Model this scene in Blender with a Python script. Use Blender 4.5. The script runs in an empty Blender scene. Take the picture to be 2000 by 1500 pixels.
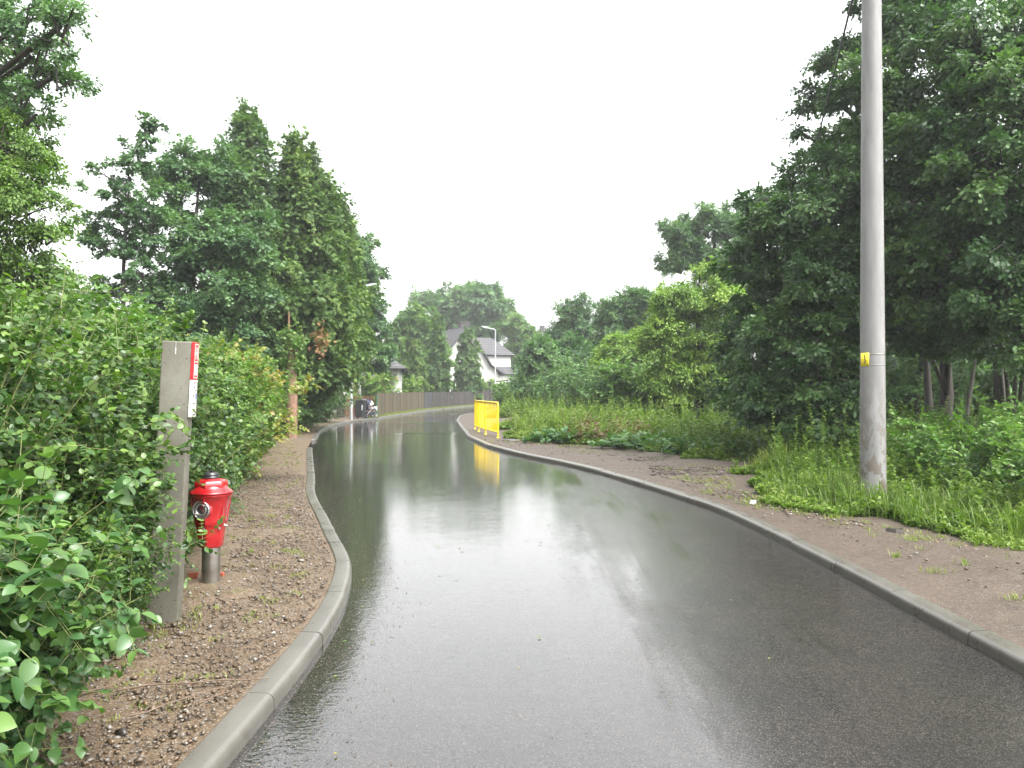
import bpy, math, random
import numpy as np
from mathutils import Vector, Matrix
R = math.radians
S = bpy.context.scene
C = S.collection
# ------------------------------------------------------------------ camera, sky, sun, exposure
F, HZ, H = 1550.0, 760.0, 1.6
cam = bpy.data.objects.new('camera', bpy.data.cameras.new('camera')); C.objects.link(cam)
cam.location = (0, 0, H); cam.rotation_euler = (R(90) + 10 / F, 0, 0)
cam.data.lens = 36 * F / 2000; cam.data.sensor_width = 36; cam.data.clip_end = 2000; cam.data.clip_start = 0.05
S.camera = cam
SUN_EL, SUN_AZ = 58, 128          # azimuth from +Y towards +X
w = bpy.data.worlds.new('World'); S.world = w; w.use_nodes = True
nt = w.node_tree; nt.nodes.clear()
sky = nt.nodes.new('ShaderNodeTexSky'); sky.sky_type = 'NISHITA'; sky.sun_disc = False
sky.sun_elevation = R(SUN_EL); sky.sun_rotation = R(SUN_AZ); sky.dust_density = 6; sky.air_density = 1.5
bw = nt.nodes.new('ShaderNodeRGBToBW'); mx = nt.nodes.new('ShaderNodeMix'); mx.data_type = 'RGBA'
mx.inputs[0].default_value = 0.93
nt.links.new(sky.outputs[0], bw.inputs[0]); nt.links.new(sky.outputs[0], mx.inputs[6]); nt.links.new(bw.outputs[0], mx.inputs[7])
bg = nt.nodes.new('ShaderNodeBackground'); bg.inputs[1].default_value = 0.15
out = nt.nodes.new('ShaderNodeOutputWorld')
nt.links.new(mx.outputs[2], bg.inputs[0]); nt.links.new(bg.outputs[0], out.inputs[0])
sl = bpy.data.lights.new('sun', 'SUN'); sl.energy = 0.5; sl.angle = R(25); sl.color = (1, .97, .92)
sun = bpy.data.objects.new('sun', sl); C.objects.link(sun)
d = Vector((math.sin(R(SUN_AZ)) * math.cos(R(SUN_EL)), math.cos(R(SUN_AZ)) * math.cos(R(SUN_EL)), math.sin(R(SUN_EL))))
sun.rotation_euler = d.to_track_quat('Z', 'Y').to_euler()
S.view_settings.view_transform = 'Standard'; S.view_settings.look = 'None'; S.view_settings.gamma = 1
S.view_settings.exposure = 2.45
S.cycles.max_bounces = 9; S.cycles.diffuse_bounces = 5; S.cycles.glossy_bounces = 3; S.cycles.transmission_bounces = 4
S.cycles.volume_bounces = 0; S.cycles.caustics_reflective = False; S.cycles.caustics_refractive = False

# ------------------------------------------------------------------ helpers
def up(px, py, z=0.0):                # pixel of the photograph -> point of the plane z
    Y = (H - z) * F / (py - HZ); return ((px - 1000) / F * Y, Y)
def at(px, py, Y): return ((px - 1000) / F * Y, Y, H + (HZ - py) / F * Y)

def tag(o, label=None, cat=None, group=None, kind=None):
    if label: o['label'] = label
    if cat: o['category'] = cat
    if group: o['group'] = group
    if kind: o['kind'] = kind
    return o
def empty(name, loc, label, cat, group=None, rz=0.0):
    o = bpy.data.objects.new(name, None); C.objects.link(o); o.location = loc; o.rotation_euler = (0, 0, rz)
    return tag(o, label, cat, group)
def copy_tree(o, loc=None, rz=None, sc=None, label=None, parent=None):
    c = o.copy(); C.objects.link(c)
    if parent: c.parent = parent
    if loc is not None: c.location = loc
    if rz is not None: c.rotation_euler = (0, 0, rz)
    if sc is not None: c.scale = sc if hasattr(sc, '__len__') else (sc, sc, sc)
    if label: c['label'] = label
    for ch in list(o.children): copy_tree(ch, parent=c)
    return c

def np_mesh(name, V, polys, mat, parent=None, var=None, smooth=False, mats=None, midx=None):
    me = bpy.data.meshes.new(name)
    V = np.asarray(V, dtype=np.float32)
    polys = [np.asarray(p, dtype=np.int32) for p in polys if len(p)]
    tot = np.concatenate([np.full(len(p), p.shape[1], dtype=np.int32) for p in polys])
    loops = np.concatenate([p.ravel() for p in polys])
    st = np.concatenate([[0], np.cumsum(tot)[:-1]]).astype(np.int32)
    me.vertices.add(len(V)); me.vertices.foreach_set('co', V.ravel())
    me.loops.add(len(loops)); me.loops.foreach_set('vertex_index', loops)
    me.polygons.add(len(tot)); me.polygons.foreach_set('loop_start', st); me.polygons.foreach_set('loop_total', tot)
    if smooth: me.polygons.foreach_set('use_smooth', np.ones(len(tot), dtype=bool))
    if midx is not None: me.polygons.foreach_set('material_index', np.asarray(midx, dtype=np.int32))
    me.update(calc_edges=True)
    if var is not None:
        a = me.attributes.new('v', 'FLOAT', 'FACE'); a.data.foreach_set('value', np.asarray(var, dtype=np.float32))
    for m in (mats or [mat]): me.materials.append(m)
    o = bpy.data.objects.new(name, me); C.objects.link(o)
    if parent: o.parent = parent
    return o

class MB:                              # collects shapes for ONE mesh
    def __init__(s): s.v = []; s.f = []; s.sm = []; s.mi = []; s.cur = 0
    def add(s, vs, fs, smooth=False):
        b = len(s.v); s.v += [tuple(v) for v in vs]
        for f in fs: s.f.append([b + i for i in f]); s.sm.append(smooth); s.mi.append(s.cur)
    def box(s, x0, x1, y0, y1, z0, z1, M=None):
        vs = [(x, y, z) for x in (x0, x1) for y in (y0, y1) for z in (z0, z1)]
        if M is not None: vs = [M @ Vector(v) for v in vs]
        s.add(vs, [(0, 1, 3, 2), (4, 6, 7, 5), (0, 4, 5, 1), (2, 3, 7, 6), (0, 2, 6, 4), (1, 5, 7, 3)])
    def tube(s, pts, rad, n=8, caps=True, smooth=True):
        pts = [Vector(p) for p in pts]
        if not hasattr(rad, '__len__'): rad = [rad] * len(pts)
        rings = []; ref = None
        for i, p in enumerate(pts):
            t = (pts[min(i + 1, len(pts) - 1)] - pts[max(i - 1, 0)]).normalized()
            if ref is None: ref = t.orthogonal().normalized()
            u = (ref - t * ref.dot(t)).normalized(); ref = u; v = t.cross(u)
            rings.append([p + (u * math.cos(a) + v * math.sin(a)) * rad[i] for a in [2 * math.pi * k / n for k in range(n)]])
        vs = [q for r_ in rings for q in r_]; fs = []
        for i in range(len(rings) - 1):
            for k in range(n):
                a = i * n + k; b = i * n + (k + 1) % n; fs.append((a, b, b + n, a + n))
        s.add(vs, fs, smooth)
        if caps:
            s.add(rings[0], [tuple(range(n))[::-1]]); s.add(rings[-1], [tuple(range(n))])
    def lathe(s, prof, n=32, M=None, smooth=True):       # prof = (r, z)
        vs = []; fs = []
        for r_, z in prof:
            for k in range(n):
                a = 2 * math.pi * k / n; v = Vector((r_ * math.cos(a), r_ * math.sin(a), z)); vs.append(M @ v if M is not None else v)
        for i in range(len(prof) - 1):
            for k in range(n):
                a = i * n + k; b = i * n + (k + 1) % n; fs.append((a, b, b + n, a + n))
        s.add(vs, fs, smooth)
        s.add(vs[:n], [tuple(range(n))[::-1]]); s.add(vs[-n:], [tuple(range(n))])
    def build(s, name, mat, parent=None, bevel=0, mats=None, seg=2):
        me = bpy.data.meshes.new(name); me.from_pydata(s.v, [], s.f)
        me.polygons.foreach_set('use_smooth', s.sm); me.polygons.foreach_set('material_index', s.mi)
        for m in (mats or [mat]): me.materials.append(m)
        me.update(); o = bpy.data.objects.new(name, me); C.objects.link(o)
        if parent: o.parent = parent
        if bevel:
            b = o.modifiers.new('b', 'BEVEL'); b.width = bevel; b.segments = seg; b.limit_method = 'ANGLE'; b.angle_limit = R(50)
        return o

# ------------------------------------------------------------------ materials
class NM:
    def __init__(s, name):
        s.m = bpy.data.materials.new(name); s.m.use_nodes = True; s.t = s.m.node_tree
        s.p = s.t.nodes['Principled BSDF']; s.out = s.t.nodes['Material Output']
    def n(s, typ, **kw):
        nd = s.t.nodes.new(typ)
        for k, v in kw.items(): setattr(nd, k, v)
        return nd
    def l(s, a, b): s.t.links.new(a, b)
    def coord(s): 
        if not hasattr(s, 'tc'): s.tc = s.n('ShaderNodeTexCoord')
        return s.tc.outputs['Object']
    def noise(s, scale, detail=4, rough=.5, dist=0, vec=None, stretch=None):
        nd = s.n('ShaderNodeTexNoise'); nd.inputs['Scale'].default_value = scale; nd.inputs['Detail'].default_value = detail
        nd.inputs['Roughness'].default_value = rough; nd.inputs['Distortion'].default_value = dist
        v = vec or s.coord()
        if stretch:
            mp = s.n('ShaderNodeMapping'); mp.inputs['Scale'].default_value = stretch; s.l(v, mp.inputs[0]); v = mp.outputs[0]
        s.l(v, nd.inputs['Vector']); return nd.outputs['Fac']
    def voro(s, scale, feature='F1', out='Distance', vec=None):
        nd = s.n('ShaderNodeTexVoronoi', feature=feature); nd.inputs['Scale'].default_value = scale; s.l(vec or s.coord(), nd.inputs['Vector']); return nd.outputs[out]
    def ramp(s, fac, stops):
        nd = s.n('ShaderNodeValToRGB'); e = nd.color_ramp.elements
        while len(e) > 1: e.remove(e[-1])
        e[0].position = stops[0][0]; e[0].color = (*stops[0][1], 1) if hasattr(stops[0][1], '__len__') else (stops[0][1],) * 3 + (1,)
        for p, c in stops[1:]:
            q = e.new(p); q.color = (*c, 1) if hasattr(c, '__len__') else (c, c, c, 1)
        s.l(fac, nd.inputs[0]); return nd.outputs[0]
    def mix(s, f, a, b, mode='MIX'):
        nd = s.n('ShaderNodeMix', data_type='RGBA', blend_type=mode)
        for i, v in ((0, f), (6, a), (7, b)):
            if hasattr(v, 'links'): s.l(v, nd.inputs[i])
            elif i == 0: nd.inputs[0].default_value = v
            else: nd.inputs[i].default_value = (*v, 1) if hasattr(v, '__len__') else (v, v, v, 1)
        return nd.outputs[2]
    def math(s, op, a, b=None, clamp=False):
        nd = s.n('ShaderNodeMath', operation=op, use_clamp=clamp)
        for i, v in ((0, a), (1, b)):
            if v is None: continue
            if hasattr(v, 'links'): s.l(v, nd.inputs[i])
            else: nd.inputs[i].default_value = v
        return nd.outputs[0]
    def set(s, **kw):
        for k, v in kw.items():
            k = k.replace('_', ' ')
            if hasattr(v, 'links'): s.l(v, s.p.inputs[k])
            else: s.p.inputs[k].default_value = (*v, 1) if hasattr(v, '__len__') and len(v) == 3 and 'Color' in k else v
        return s
    def bump(s, h, strength=.5, dist=.01, nrm=None):
        b = s.n('ShaderNodeBump'); b.inputs['Strength'].default_value = strength; b.inputs['Distance'].default_value = dist
        s.l(h, b.inputs['Height'])
        if nrm: s.l(nrm, b.inputs['Normal'])
        s.l(b.outputs[0], s.p.inputs['Normal']); return b.outputs[0]

def plain(name, col, rough=.5, metal=0, var=.25, scale=8, bump=0):
    m = NM(name); n = m.noise(scale, 5, .6)
    c = m.mix(m.ramp(n, [(.3, 0.), (.7, 1.)]), tuple(x * (1 - var) for x in col), tuple(min(1, x * (1 + var * .6)) for x in col))
    m.set(Base_Color=c, Roughness=m.ramp(n, [(.3, rough * .8), (.7, min(1, rough * 1.2))]), Metallic=metal)
    if bump: m.bump(n, bump, .01)
    return m.m
def leafmat(name, dark, mid, light, rough=.38, tr=.35, spec=.5):
    m = NM(name); a = m.n('ShaderNodeAttribute', attribute_name='v')
    c = m.ramp(a.outputs['Fac'], [(0., dark), (.5, mid), (1., light)])
    m.set(Base_Color=c, Roughness=rough, Specular_IOR_Level=spec)
    t = m.n('ShaderNodeBsdfTranslucent'); m.l(m.mix(1., c, (1.0, 1.25, .45), 'MULTIPLY'), t.inputs[0])
    mx = m.n('ShaderNodeMixShader'); mx.inputs[0].default_value = tr
    m.l(m.p.outputs[0], mx.inputs[1]); m.l(t.outputs[0], mx.inputs[2]); m.l(mx.outputs[0], m.out.inputs[0])
    return m.m
M = {}
M['bark'] = plain('bark', (.040, .034, .028), .85, 0, .5, 14, .6)
M['bark_red'] = plain('bark_red', (.20, .115, .07), .8, 0, .45, 12, .6)
M['twig'] = plain('twig', (.13, .15, .045), .6, 0, .3, 20)
M['twig_brown'] = plain('twig_brown', (.10, .065, .04), .6, 0, .4, 20)
M['snowberry'] = leafmat('snowberry_leaf', (0.026, 0.065, 0.022), (0.049, 0.106, 0.026), (0.137, 0.219, 0.036), .36, .35, .45)
M['dogwood'] = leafmat('dogwood_leaf', (0.025, 0.072, 0.025), (0.047, 0.112, 0.032), (0.115, 0.202, 0.043), .32, .3, .45)
M['yellowish'] = leafmat('sapling_leaf', (0.075, 0.143, 0.022), (0.165, 0.232, 0.034), (0.345, 0.225, 0.075), .45, .4)
M['locust'] = leafmat('locust_leaf', (0.060, 0.120, 0.026), (0.120, 0.210, 0.038), (0.195, 0.285, 0.060), .5, .45)
M['oak'] = leafmat('oak_leaf', (0.047, 0.103, 0.042), (0.082, 0.163, 0.058), (0.142, 0.242, 0.074), .45, .35, .35)
M['oak_dark'] = leafmat('oak_leaf_dark', (0.028, 0.066, 0.027), (0.055, 0.115, 0.036), (0.112, 0.197, 0.054), .42, .32, .4)
M['maple'] = leafmat('maple_leaf', (0.044, 0.096, 0.046), (0.078, 0.151, 0.063), (0.129, 0.220, 0.078), .45, .35, .35)
M['thuja'] = leafmat('thuja_spray', (0.049, 0.098, 0.026), (0.090, 0.156, 0.041), (0.156, 0.230, 0.053), .6, .3, .3)
M['thuja_dark'] = leafmat('thuja_spray_dark', (0.050, 0.099, 0.039), (0.086, 0.154, 0.050), (0.143, 0.220, 0.066), .6, .3, .3)
M['acacia'] = leafmat('acacia_leaf', (0.100, 0.182, 0.037), (0.172, 0.274, 0.051), (0.288, 0.397, 0.074), .5, .4, .3)
M['dead'] = leafmat('dead_spray', (0.137, 0.070, 0.029), (0.196, 0.101, 0.034), (0.235, 0.151, 0.057), .7, .2)
M['bush_bright'] = leafmat('bright_bush_leaf', (0.083, 0.165, 0.026), (0.143, 0.247, 0.041), (0.247, 0.360, 0.075), .45, .4)
M['bush_mid'] = leafmat('mid_bush_leaf', (0.048, 0.105, 0.024), (0.080, 0.164, 0.033), (0.143, 0.234, 0.044), .42, .4, .4)
M['weed'] = leafmat('weed_leaf', (0.060, 0.112, 0.019), (0.113, 0.182, 0.029), (0.216, 0.267, 0.048), .48, .4, .35)
M['grass'] = leafmat('grass_blade', (0.068, 0.119, 0.020), (0.126, 0.186, 0.030), (0.242, 0.258, 0.060), .48, .4, .35)

# ------------------------------------------------------------------ leaves
def tmpl(pts, faces): return np.array(pts, dtype=np.float64), np.array(faces)
T_KITE = tmpl([(0, 0, 0), (-.36, .45, .1), (0, 1, -.06), (.36, .45, .1)], [(0, 3, 2, 1)])
T_OVAL = tmpl([(0, 0, 0), (-.30, .25, .09), (-.31, .62, .07), (0, 1, -.1), (.31, .62, .07), (.30, .25, .09)], [(0, 3, 2, 1), (0, 5, 4, 3)])
T_ROUND = tmpl([(0, 0, 0), (-.36, .18, .07), (-.40, .62, .08), (0, 1, -.07), (.40, .62, .08), (.36, .18, .07)], [(0, 3, 2, 1), (0, 5, 4, 3)])
def _rows(ts, ws, curl=.10, fold=.16, drop=.12):
    P = []
    for t, w in zip(ts, ws): z = -drop * t * t; P += [(-w, t - .03 * (w > 0), z + fold * w), (0, t, z), (w, t - .03 * (w > 0), z + fold * w)]
    Fc = []
    for i in range(len(ts) - 1): b = i * 3; Fc += [(b, b + 1, b + 4, b + 3), (b + 1, b + 2, b + 5, b + 4)]
    return tmpl(P, Fc)
T_SNOW = _rows((0, .12, .38, .68, .90, 1), (.03, .24, .37, .34, .17, .02))
T_BIG = _rows((0, .06, .17, .32, .50, .68, .84, .95, 1), (.03, .16, .28, .36, .37, .31, .19, .07, .01), drop=.25, fold=.3)
def _star(n, a0, lobes):
    p = [(0, .42, .0)]
    for x, y in lobes: p.append((x, y, .05 if abs(x) > .2 else -.04))
    m = len(lobes); return tmpl(p, [(0, 1 + (i + 1) % m, 1 + i) for i in range(m)])
T_MAPLE = _star(0, 0, [(0, 0), (.28, .12), (.22, .25), (.52, .38), (.30, .52), (.36, .80), (.12, .66), (0, 1.0), (-.12, .66), (-.36, .80), (-.30, .52), (-.52, .38), (-.22, .25), (-.28, .12)])
T_OAK = _star(0, 0, [(0, -.05), (.24, .26), (.14, .42), (.34, .60), (.19, .80), (0, 1.0), (-.19, .80), (-.34, .60), (-.14, .42), (-.24, .26)])
def _spray():
    P = []; Fc = []
    for k, (a, L, wd) in enumerate([(-.75, .6, .1), (-.32, .9, .12), (.05, 1.0, .12), (.45, .85, .12), (.85, .55, .1)]):
        dx, dy = math.sin(a), math.cos(a); b = len(P)
        P += [(0, 0, 0), (dx * L * .5 - dy * wd, dy * L * .5 + dx * wd, .03), (dx * L, dy * L, -.04 * k), (dx * L * .5 + dy * wd, dy * L * .5 - dx * wd, .03)]
        Fc.append((b, b + 3, b + 2, b + 1))
    return tmpl(P, Fc)
T_SPRAY = _spray()
def _tri3():
    P = []; Fc = []
    for k, (ox, oy, a, L) in enumerate([(0, 0, -.9, .6), (.0, .1, .8, .6), (0, .35, .1, .65)]):
        dx, dy = math.sin(a), math.cos(a); b = len(P); wd = .2
        P += [(ox, oy, 0), (ox + dx * L * .5 - dy * wd, oy + dy * L * .5 + dx * wd, .06), (ox + dx * L, oy + dy * L, -.05), (ox + dx * L * .5 + dy * wd, oy + dy * L * .5 - dx * wd, .06)]
        Fc.append((b, b + 3, b + 2, b + 1))
    return tmpl(P, Fc)
T_TRI3 = _tri3()
def nrm(a): return a / np.maximum(np.linalg.norm(a, axis=-1, keepdims=True), 1e-9)
def leaves(P, D, N, s, T, v):
    D = nrm(D); X = nrm(np.cross(D, N)); N = np.cross(X, D)
    t, f = T
    V = P[:, None, :] + s[:, None, None] * (t[None, :, 0:1] * X[:, None, :] + t[None, :, 1:2] * D[:, None, :] + t[None, :, 2:3] * N[:, None, :])
    n = len(P); k = len(t)
    Fa = (f[None] + (np.arange(n) * k)[:, None, None]).reshape(-1, f.shape[1])
    return V.reshape(-1, 3), Fa, np.repeat(v, len(f))
def leaf_mesh(name, parts, mat, parent=None):
    Vs, Fs, vs = [], {}, {}
    off = 0
    for V, Fa, v in parts:
        Vs.append(V); k = Fa.shape[1]; Fs.setdefault(k, []).append(Fa + off); vs.setdefault(k, []).append(v); off += len(V)
    ks = sorted(Fs)
    return np_mesh(name, np.concatenate(Vs), [np.concatenate(Fs[k]) for k in ks], mat, parent, var=np.concatenate([np.concatenate(vs[k]) for k in ks]))
def segs(A, B, ra, rb, n=4):             # many tapered straight tubes
    A = np.asarray(A, float); B = np.asarray(B, float); t = nrm(B - A)
    ref = np.where(np.abs(t[:, 2:3]) > .9, np.array([[1., 0, 0]]), np.array([[0, 0, 1.]]))
    u = nrm(np.cross(t, ref)); v = np.cross(t, u); m = len(A)
    ang = np.arange(n) * 2 * math.pi / n
    off = np.cos(ang)[None, :, None] * u[:, None] + np.sin(ang)[None, :, None] * v[:, None]
    V = np.concatenate([A[:, None] + off * np.reshape(ra, (-1, 1, 1)), B[:, None] + off * np.reshape(rb, (-1, 1, 1))], 1)
    k = np.arange(n); q = np.stack([k, (k + 1) % n, (k + 1) % n + n, k + n], 1)
    Fa = (q[None] + (np.arange(m) * 2 * n)[:, None, None]).reshape(-1, 4)
    return V.reshape(-1, 3), Fa
def merge(parts):
    Vs, Fs, off = [], [], 0
    for V, Fa in parts: Vs.append(V); Fs.append(Fa + off); off += len(V)
    return np.concatenate(Vs), np.concatenate(Fs)

def make_tree(name, label, cat, loc, blobs, nclump, nleaf, cr, size, T, mat, seed, trunk=None, tr=.2, bark=None, flat=.6, droop=.3,
              group=None, shell=.45, lowcut=-1.0, hang=None):
    """blobs = (x, y, z, rx, ry, rz) relative to the base; leaf clumps fill their outer volume, limbs run to the clumps"""
    g = np.random.default_rng(seed)
    root = empty(name, loc, label, cat, group)
    B = np.array(blobs, float); wgt = (B[:, 3] * B[:, 4] * B[:, 5]) ** (2 / 3); wgt /= wgt.sum()
    Cc, Bi = [], []
    while len(Cc) < nclump:
        i = g.choice(len(B), p=wgt); dv = g.normal(size=3); dv /= np.linalg.norm(dv)
        if dv[2] < lowcut: continue
        r_ = g.random() ** shell
        p = B[i, :3] + dv * r_ * B[i, 3:] * (1 + .17 * g.normal())
        q = np.linalg.norm((p - B[:, :3]) / B[:, 3:], axis=1); q[i] = 9
        if q.min() < .45 or p[2] < .15: continue
        Cc.append(p); Bi.append(i)
    Cc = np.array(Cc); Bi = np.array(Bi)
    n = nclump * nleaf; ci = np.repeat(np.arange(nclump), nleaf)
    rr = cr * (.65 + .7 * g.random(nclump))
    outw = nrm((Cc - B[Bi, :3]) / B[Bi, 3:])
    K = max(4, nleaf // 12); tk = nrm(g.normal(size=(nclump, K, 3)) + outw[:, None] * .55); tk[..., 2] *= flat
    tl_ = rr[:, None] * (.6 + .9 * g.random((nclump, K)))
    ki = g.integers(0, K, n); tt_ = g.random(n) ** .7
    off = tk[ci, ki] * (tl_[ci, ki] * tt_)[:, None] + g.normal(size=(n, 3)) * (.14 * cr)
    off[:, 2] -= .30 * flat * (off[:, 0] ** 2 + off[:, 1] ** 2) / rr[ci]
    P = Cc[ci] + off
    N = nrm(np.array([0, 0, .75]) + outw[ci] * .45 + g.normal(size=(n, 3)) * .45)
    D = nrm(nrm(off) * .8 + outw[ci] * .3 + np.array([0, 0, -droop]) + g.normal(size=(n, 3)) * .35)
    cv = g.random(nclump) ** 1.3; v = np.clip(.02 + .62 * cv[ci] + .4 * g.random(n), 0, 1)
    s = size * (.7 + .6 * g.random(n))
    leaf_mesh('crown', [leaves(P, D, N, s, T, v)], mat, root)
    # trunk and limbs
    if trunk is None: trunk = [(0, 0, -.1), (0, 0, B[:, 2].max())]
    tp = np.array(trunk, float)
    mb = MB(); pts = []
    for i in range(len(tp) - 1):
        for t in np.linspace(0, 1, 5)[:-1] if i < len(tp) - 2 else np.linspace(0, 1, 5):
            pts.append(tp[i] * (1 - t) + tp[i + 1] * t + (g.normal(size=3) * tr * .15 * (0 if (i == 0 and t == 0) else 1)))
    nn = len(pts); mb.tube(pts, [tr * (1.25 if k == 0 else 1) * (1 - .85 * k / (nn - 1)) for k in range(nn)], 8)
    mb.build('trunk', bark or M['bark'], root)
    tpa = np.array(pts)
    A1, B1, ra, rb = [], [], [], []
    hubs = []
    for b in B:
        k = min(nn - 1, max(0, np.argmin(np.abs(tpa[:, 2] - (b[2] - .5 * np.hypot(b[0], b[1]))))))
        st = tpa[k]; hub = b[:3] * 1.0; hubs.append(hub)
        mid = (st + hub) / 2 + np.array([0, 0, .1 * np.linalg.norm(hub - st)])
        R0 = tr * .3
        if np.linalg.norm(hub - st) > .3:
            A1 += [st, mid]; B1 += [mid, hub]; ra += [R0, R0 * .7]; rb += [R0 * .7, R0 * .45]
    hubs = np.array(hubs)
    for c, i in zip(Cc, Bi):
        h = hubs[i] * .75 + c * .25 + np.array([0, 0, -.2]); m_ = (h + c) / 2 + g.normal(size=3) * .12 + np.array([0, 0, .1])
        r0 = min(tr * .11, .02)
        A1 += [h, m_]; B1 += [m_, c]; ra += [r0, r0 * .7]; rb += [r0 * .7, r0 * .3]
    V, Fa = segs(A1, B1, np.array(ra), np.array(rb), 5)
    np_mesh('branches', V, [Fa], bark or M['bark'], root, smooth=True)
    return root

def make_shrub(name, label, cat, loc, h, rad, nst, ntw, nlf, ls, T, mat, seed, lean=(0, 0), stemmat=None, group=None, stemr=.006, twl=.35, low=.05, rz=0):
    """arching stems with side twigs; leaves sit in opposite pairs along the twigs"""
    g = np.random.default_rng(seed); root = empty(name, loc, label, cat, group, rz)
    a = g.random(nst) * 2 * math.pi; r0 = rad * .45 * np.sqrt(g.random(nst))
    base = np.stack([r0 * np.cos(a), r0 * np.sin(a), np.zeros(nst)], 1)
    hh = h * (.35 + .65 * g.random(nst) ** .7); sp = rad * (.15 + .75 * g.random(nst))
    ex = np.stack([np.cos(a) * sp, np.sin(a) * sp, np.zeros(nst)], 1) + np.array([lean[0], lean[1], 0]) * (hh / h)[:, None] + g.normal(size=(nst, 3)) * np.array([.12, .12, 0])
    def pt(i, t): 
        t = t[:, None]
        p = base[i] + ex[i] * (t ** 1.5); p[:, 2] = (hh[i] * (1.25 * t[:, 0] - .25 * t[:, 0] ** 3)); return p
    ns = 6; ii = np.repeat(np.arange(nst), ns); tt = np.tile(np.arange(ns) / ns, nst)
    A = pt(ii, tt); Bp = pt(ii, tt + 1 / ns); stm = [segs(A, Bp, stemr * (1.2 - tt), stemr * (1.2 - tt - 1 / ns), 4)]
    m = nst * ntw; ti = np.repeat(np.arange(nst), ntw); t0 = low + (1 - low) * g.random(m) ** .75
    o = pt(ti, t0); outd = nrm(o * np.array([1, 1, 0]) + 1e-6)
    d = nrm(outd * .5 + g.normal(size=(m, 3)) * .75 + np.array([0, 0, .25])); L = twl * (.4 + .8 * g.random(m)) * (1.1 - .5 * t0)
    # leader shoots at the stem ends
    top = g.random(m) > .90; 
    d[top] = nrm(d[top] * .35 + np.array([0, 0, 1.])); L[top] *= 1.9
    e = o + d * L[:, None]; e[:, 2] = np.maximum(e[:, 2] - .25 * L * L / twl, .02)
    stm.append(segs(o, e, stemr * .4 * np.ones(m), stemr * .2 * np.ones(m), 3))
    V, Fa = merge(stm); np_mesh('stems', V, [Fa], stemmat or M['twig'], root)
    li = np.repeat(np.arange(m), nlf); k = np.tile(np.arange(nlf), m); tl = (k // 2 + 1) / (nlf // 2 + .3)
    P = o[li] + (e - o)[li] * tl[:, None]; dd = d[li]
    side = nrm(np.cross(dd, nrm(np.array([0, 0, 1.]) + g.normal(size=(m, 3)) * .3)[li])) * np.where(k % 2, 1, -1)[:, None]
    D = side * .8 + dd * .5 + g.normal(size=P.shape) * .25 + np.array([0, 0, -.12]); N = np.array([0, 0, 1.]) + g.normal(size=P.shape) * .38 + outd[li] * .3
    s = ls * (.6 + .7 * g.random(len(P))) * (1.15 - .45 * tl)
    v = np.clip(.05 + .35 * g.random(m)[li] + .3 * g.random(len(P)) + .45 * np.clip(tl - .6, 0, 1) + .22 * (t0[li] > .8), 0, 1)
    P[:, 2] = np.maximum(P[:, 2], .02)
    leaf_mesh('foliage', [leaves(P, D, N, s, T, v)], mat, root)
    return root

# ------------------------------------------------------------------ road edges as functions of the distance Y
LK = [(-6, -1.9), (0, -1.35), (3.35, -1.20), (4.6, -1.17), (5.7, -1.21), (6.9, -1.37), (7.6, -1.58), (8.4, -1.85), (9.4, -2.15), (10.6, -2.55), (11.4, -2.80), (12.4, -3.08), (13.8, -3.42),
      (17, -4.25), (20.7, -5.20), (24.3, -6.0), (29.2, -7.06), (34, -7.7), (38.2, -7.8), (40, -7.55), (42, -7.15), (46.8, -6.95), (57.7, -6.3), (66, -5.1), (75, -3.5), (85, 0), (93, 5), (100, 12), (106, 22), (112, 40)]
RK = [(-6, 3.0), (0, 2.92), (4.44, 2.87), (6.05, 2.85), (7.1, 2.84), (8.2, 2.80), (9.3, 2.74), (10.4, 2.66), (13.05, 2.1), (15, 1.62), (16.8, 1.05), (18.9, .2), (21.9, -.71), (26.1, -1.48), (32.2, -2.1),
      (38, -2.68), (42, -2.9), (46, -3.05), (49.6, -2.85), (52, -2.5), (55, -2.15), (58.5, -1.7), (62, -.8), (68, 2.5), (78, 12), (88, 22), (96, 36), (112, 70)]
def smooth_fn(K):
    ys = np.array([k[0] for k in K]); xs = np.array([k[1] for k in K])
    yy = np.arange(ys[0], ys[-1], .1); xx = np.interp(yy, ys, xs)
    for _ in range(3):
        ker = np.ones(7) / 7; xp = np.pad(xx, 3, mode='edge'); xx = np.convolve(xp, ker, 'valid')
    return lambda y: np.interp(y, yy, xx)
XL, XR = smooth_fn(LK), smooth_fn(RK)
_g = np.random.default_rng(5); NG = _g.random((64, 64))
def vn(x, y):                              # smooth value noise, 1 m cells
    xi = np.floor(x).astype(int); yi = np.floor(y).astype(int); fx = x - xi; fy = y - yi
    fx = fx * fx * (3 - 2 * fx); fy = fy * fy * (3 - 2 * fy)
    q = lambda a, b: NG[a % 64, b % 64]
    return (q(xi, yi) * (1 - fx) + q(xi + 1, yi) * fx) * (1 - fy) + (q(xi, yi + 1) * (1 - fx) + q(xi + 1, yi + 1) * fx) * fy
def grid_mesh(name, X, Y, Z, mat, smooth=True):
    a, b = X.shape; V = np.stack([X.ravel(), Y.ravel(), Z.ravel()], 1)
    i = (np.arange(a - 1)[:, None] * b + np.arange(b - 1)[None]).ravel(); Fa = np.stack([i, i + 1, i + b + 1, i + b], 1)
    return np_mesh(name, V, [Fa], mat, smooth=smooth)

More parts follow.
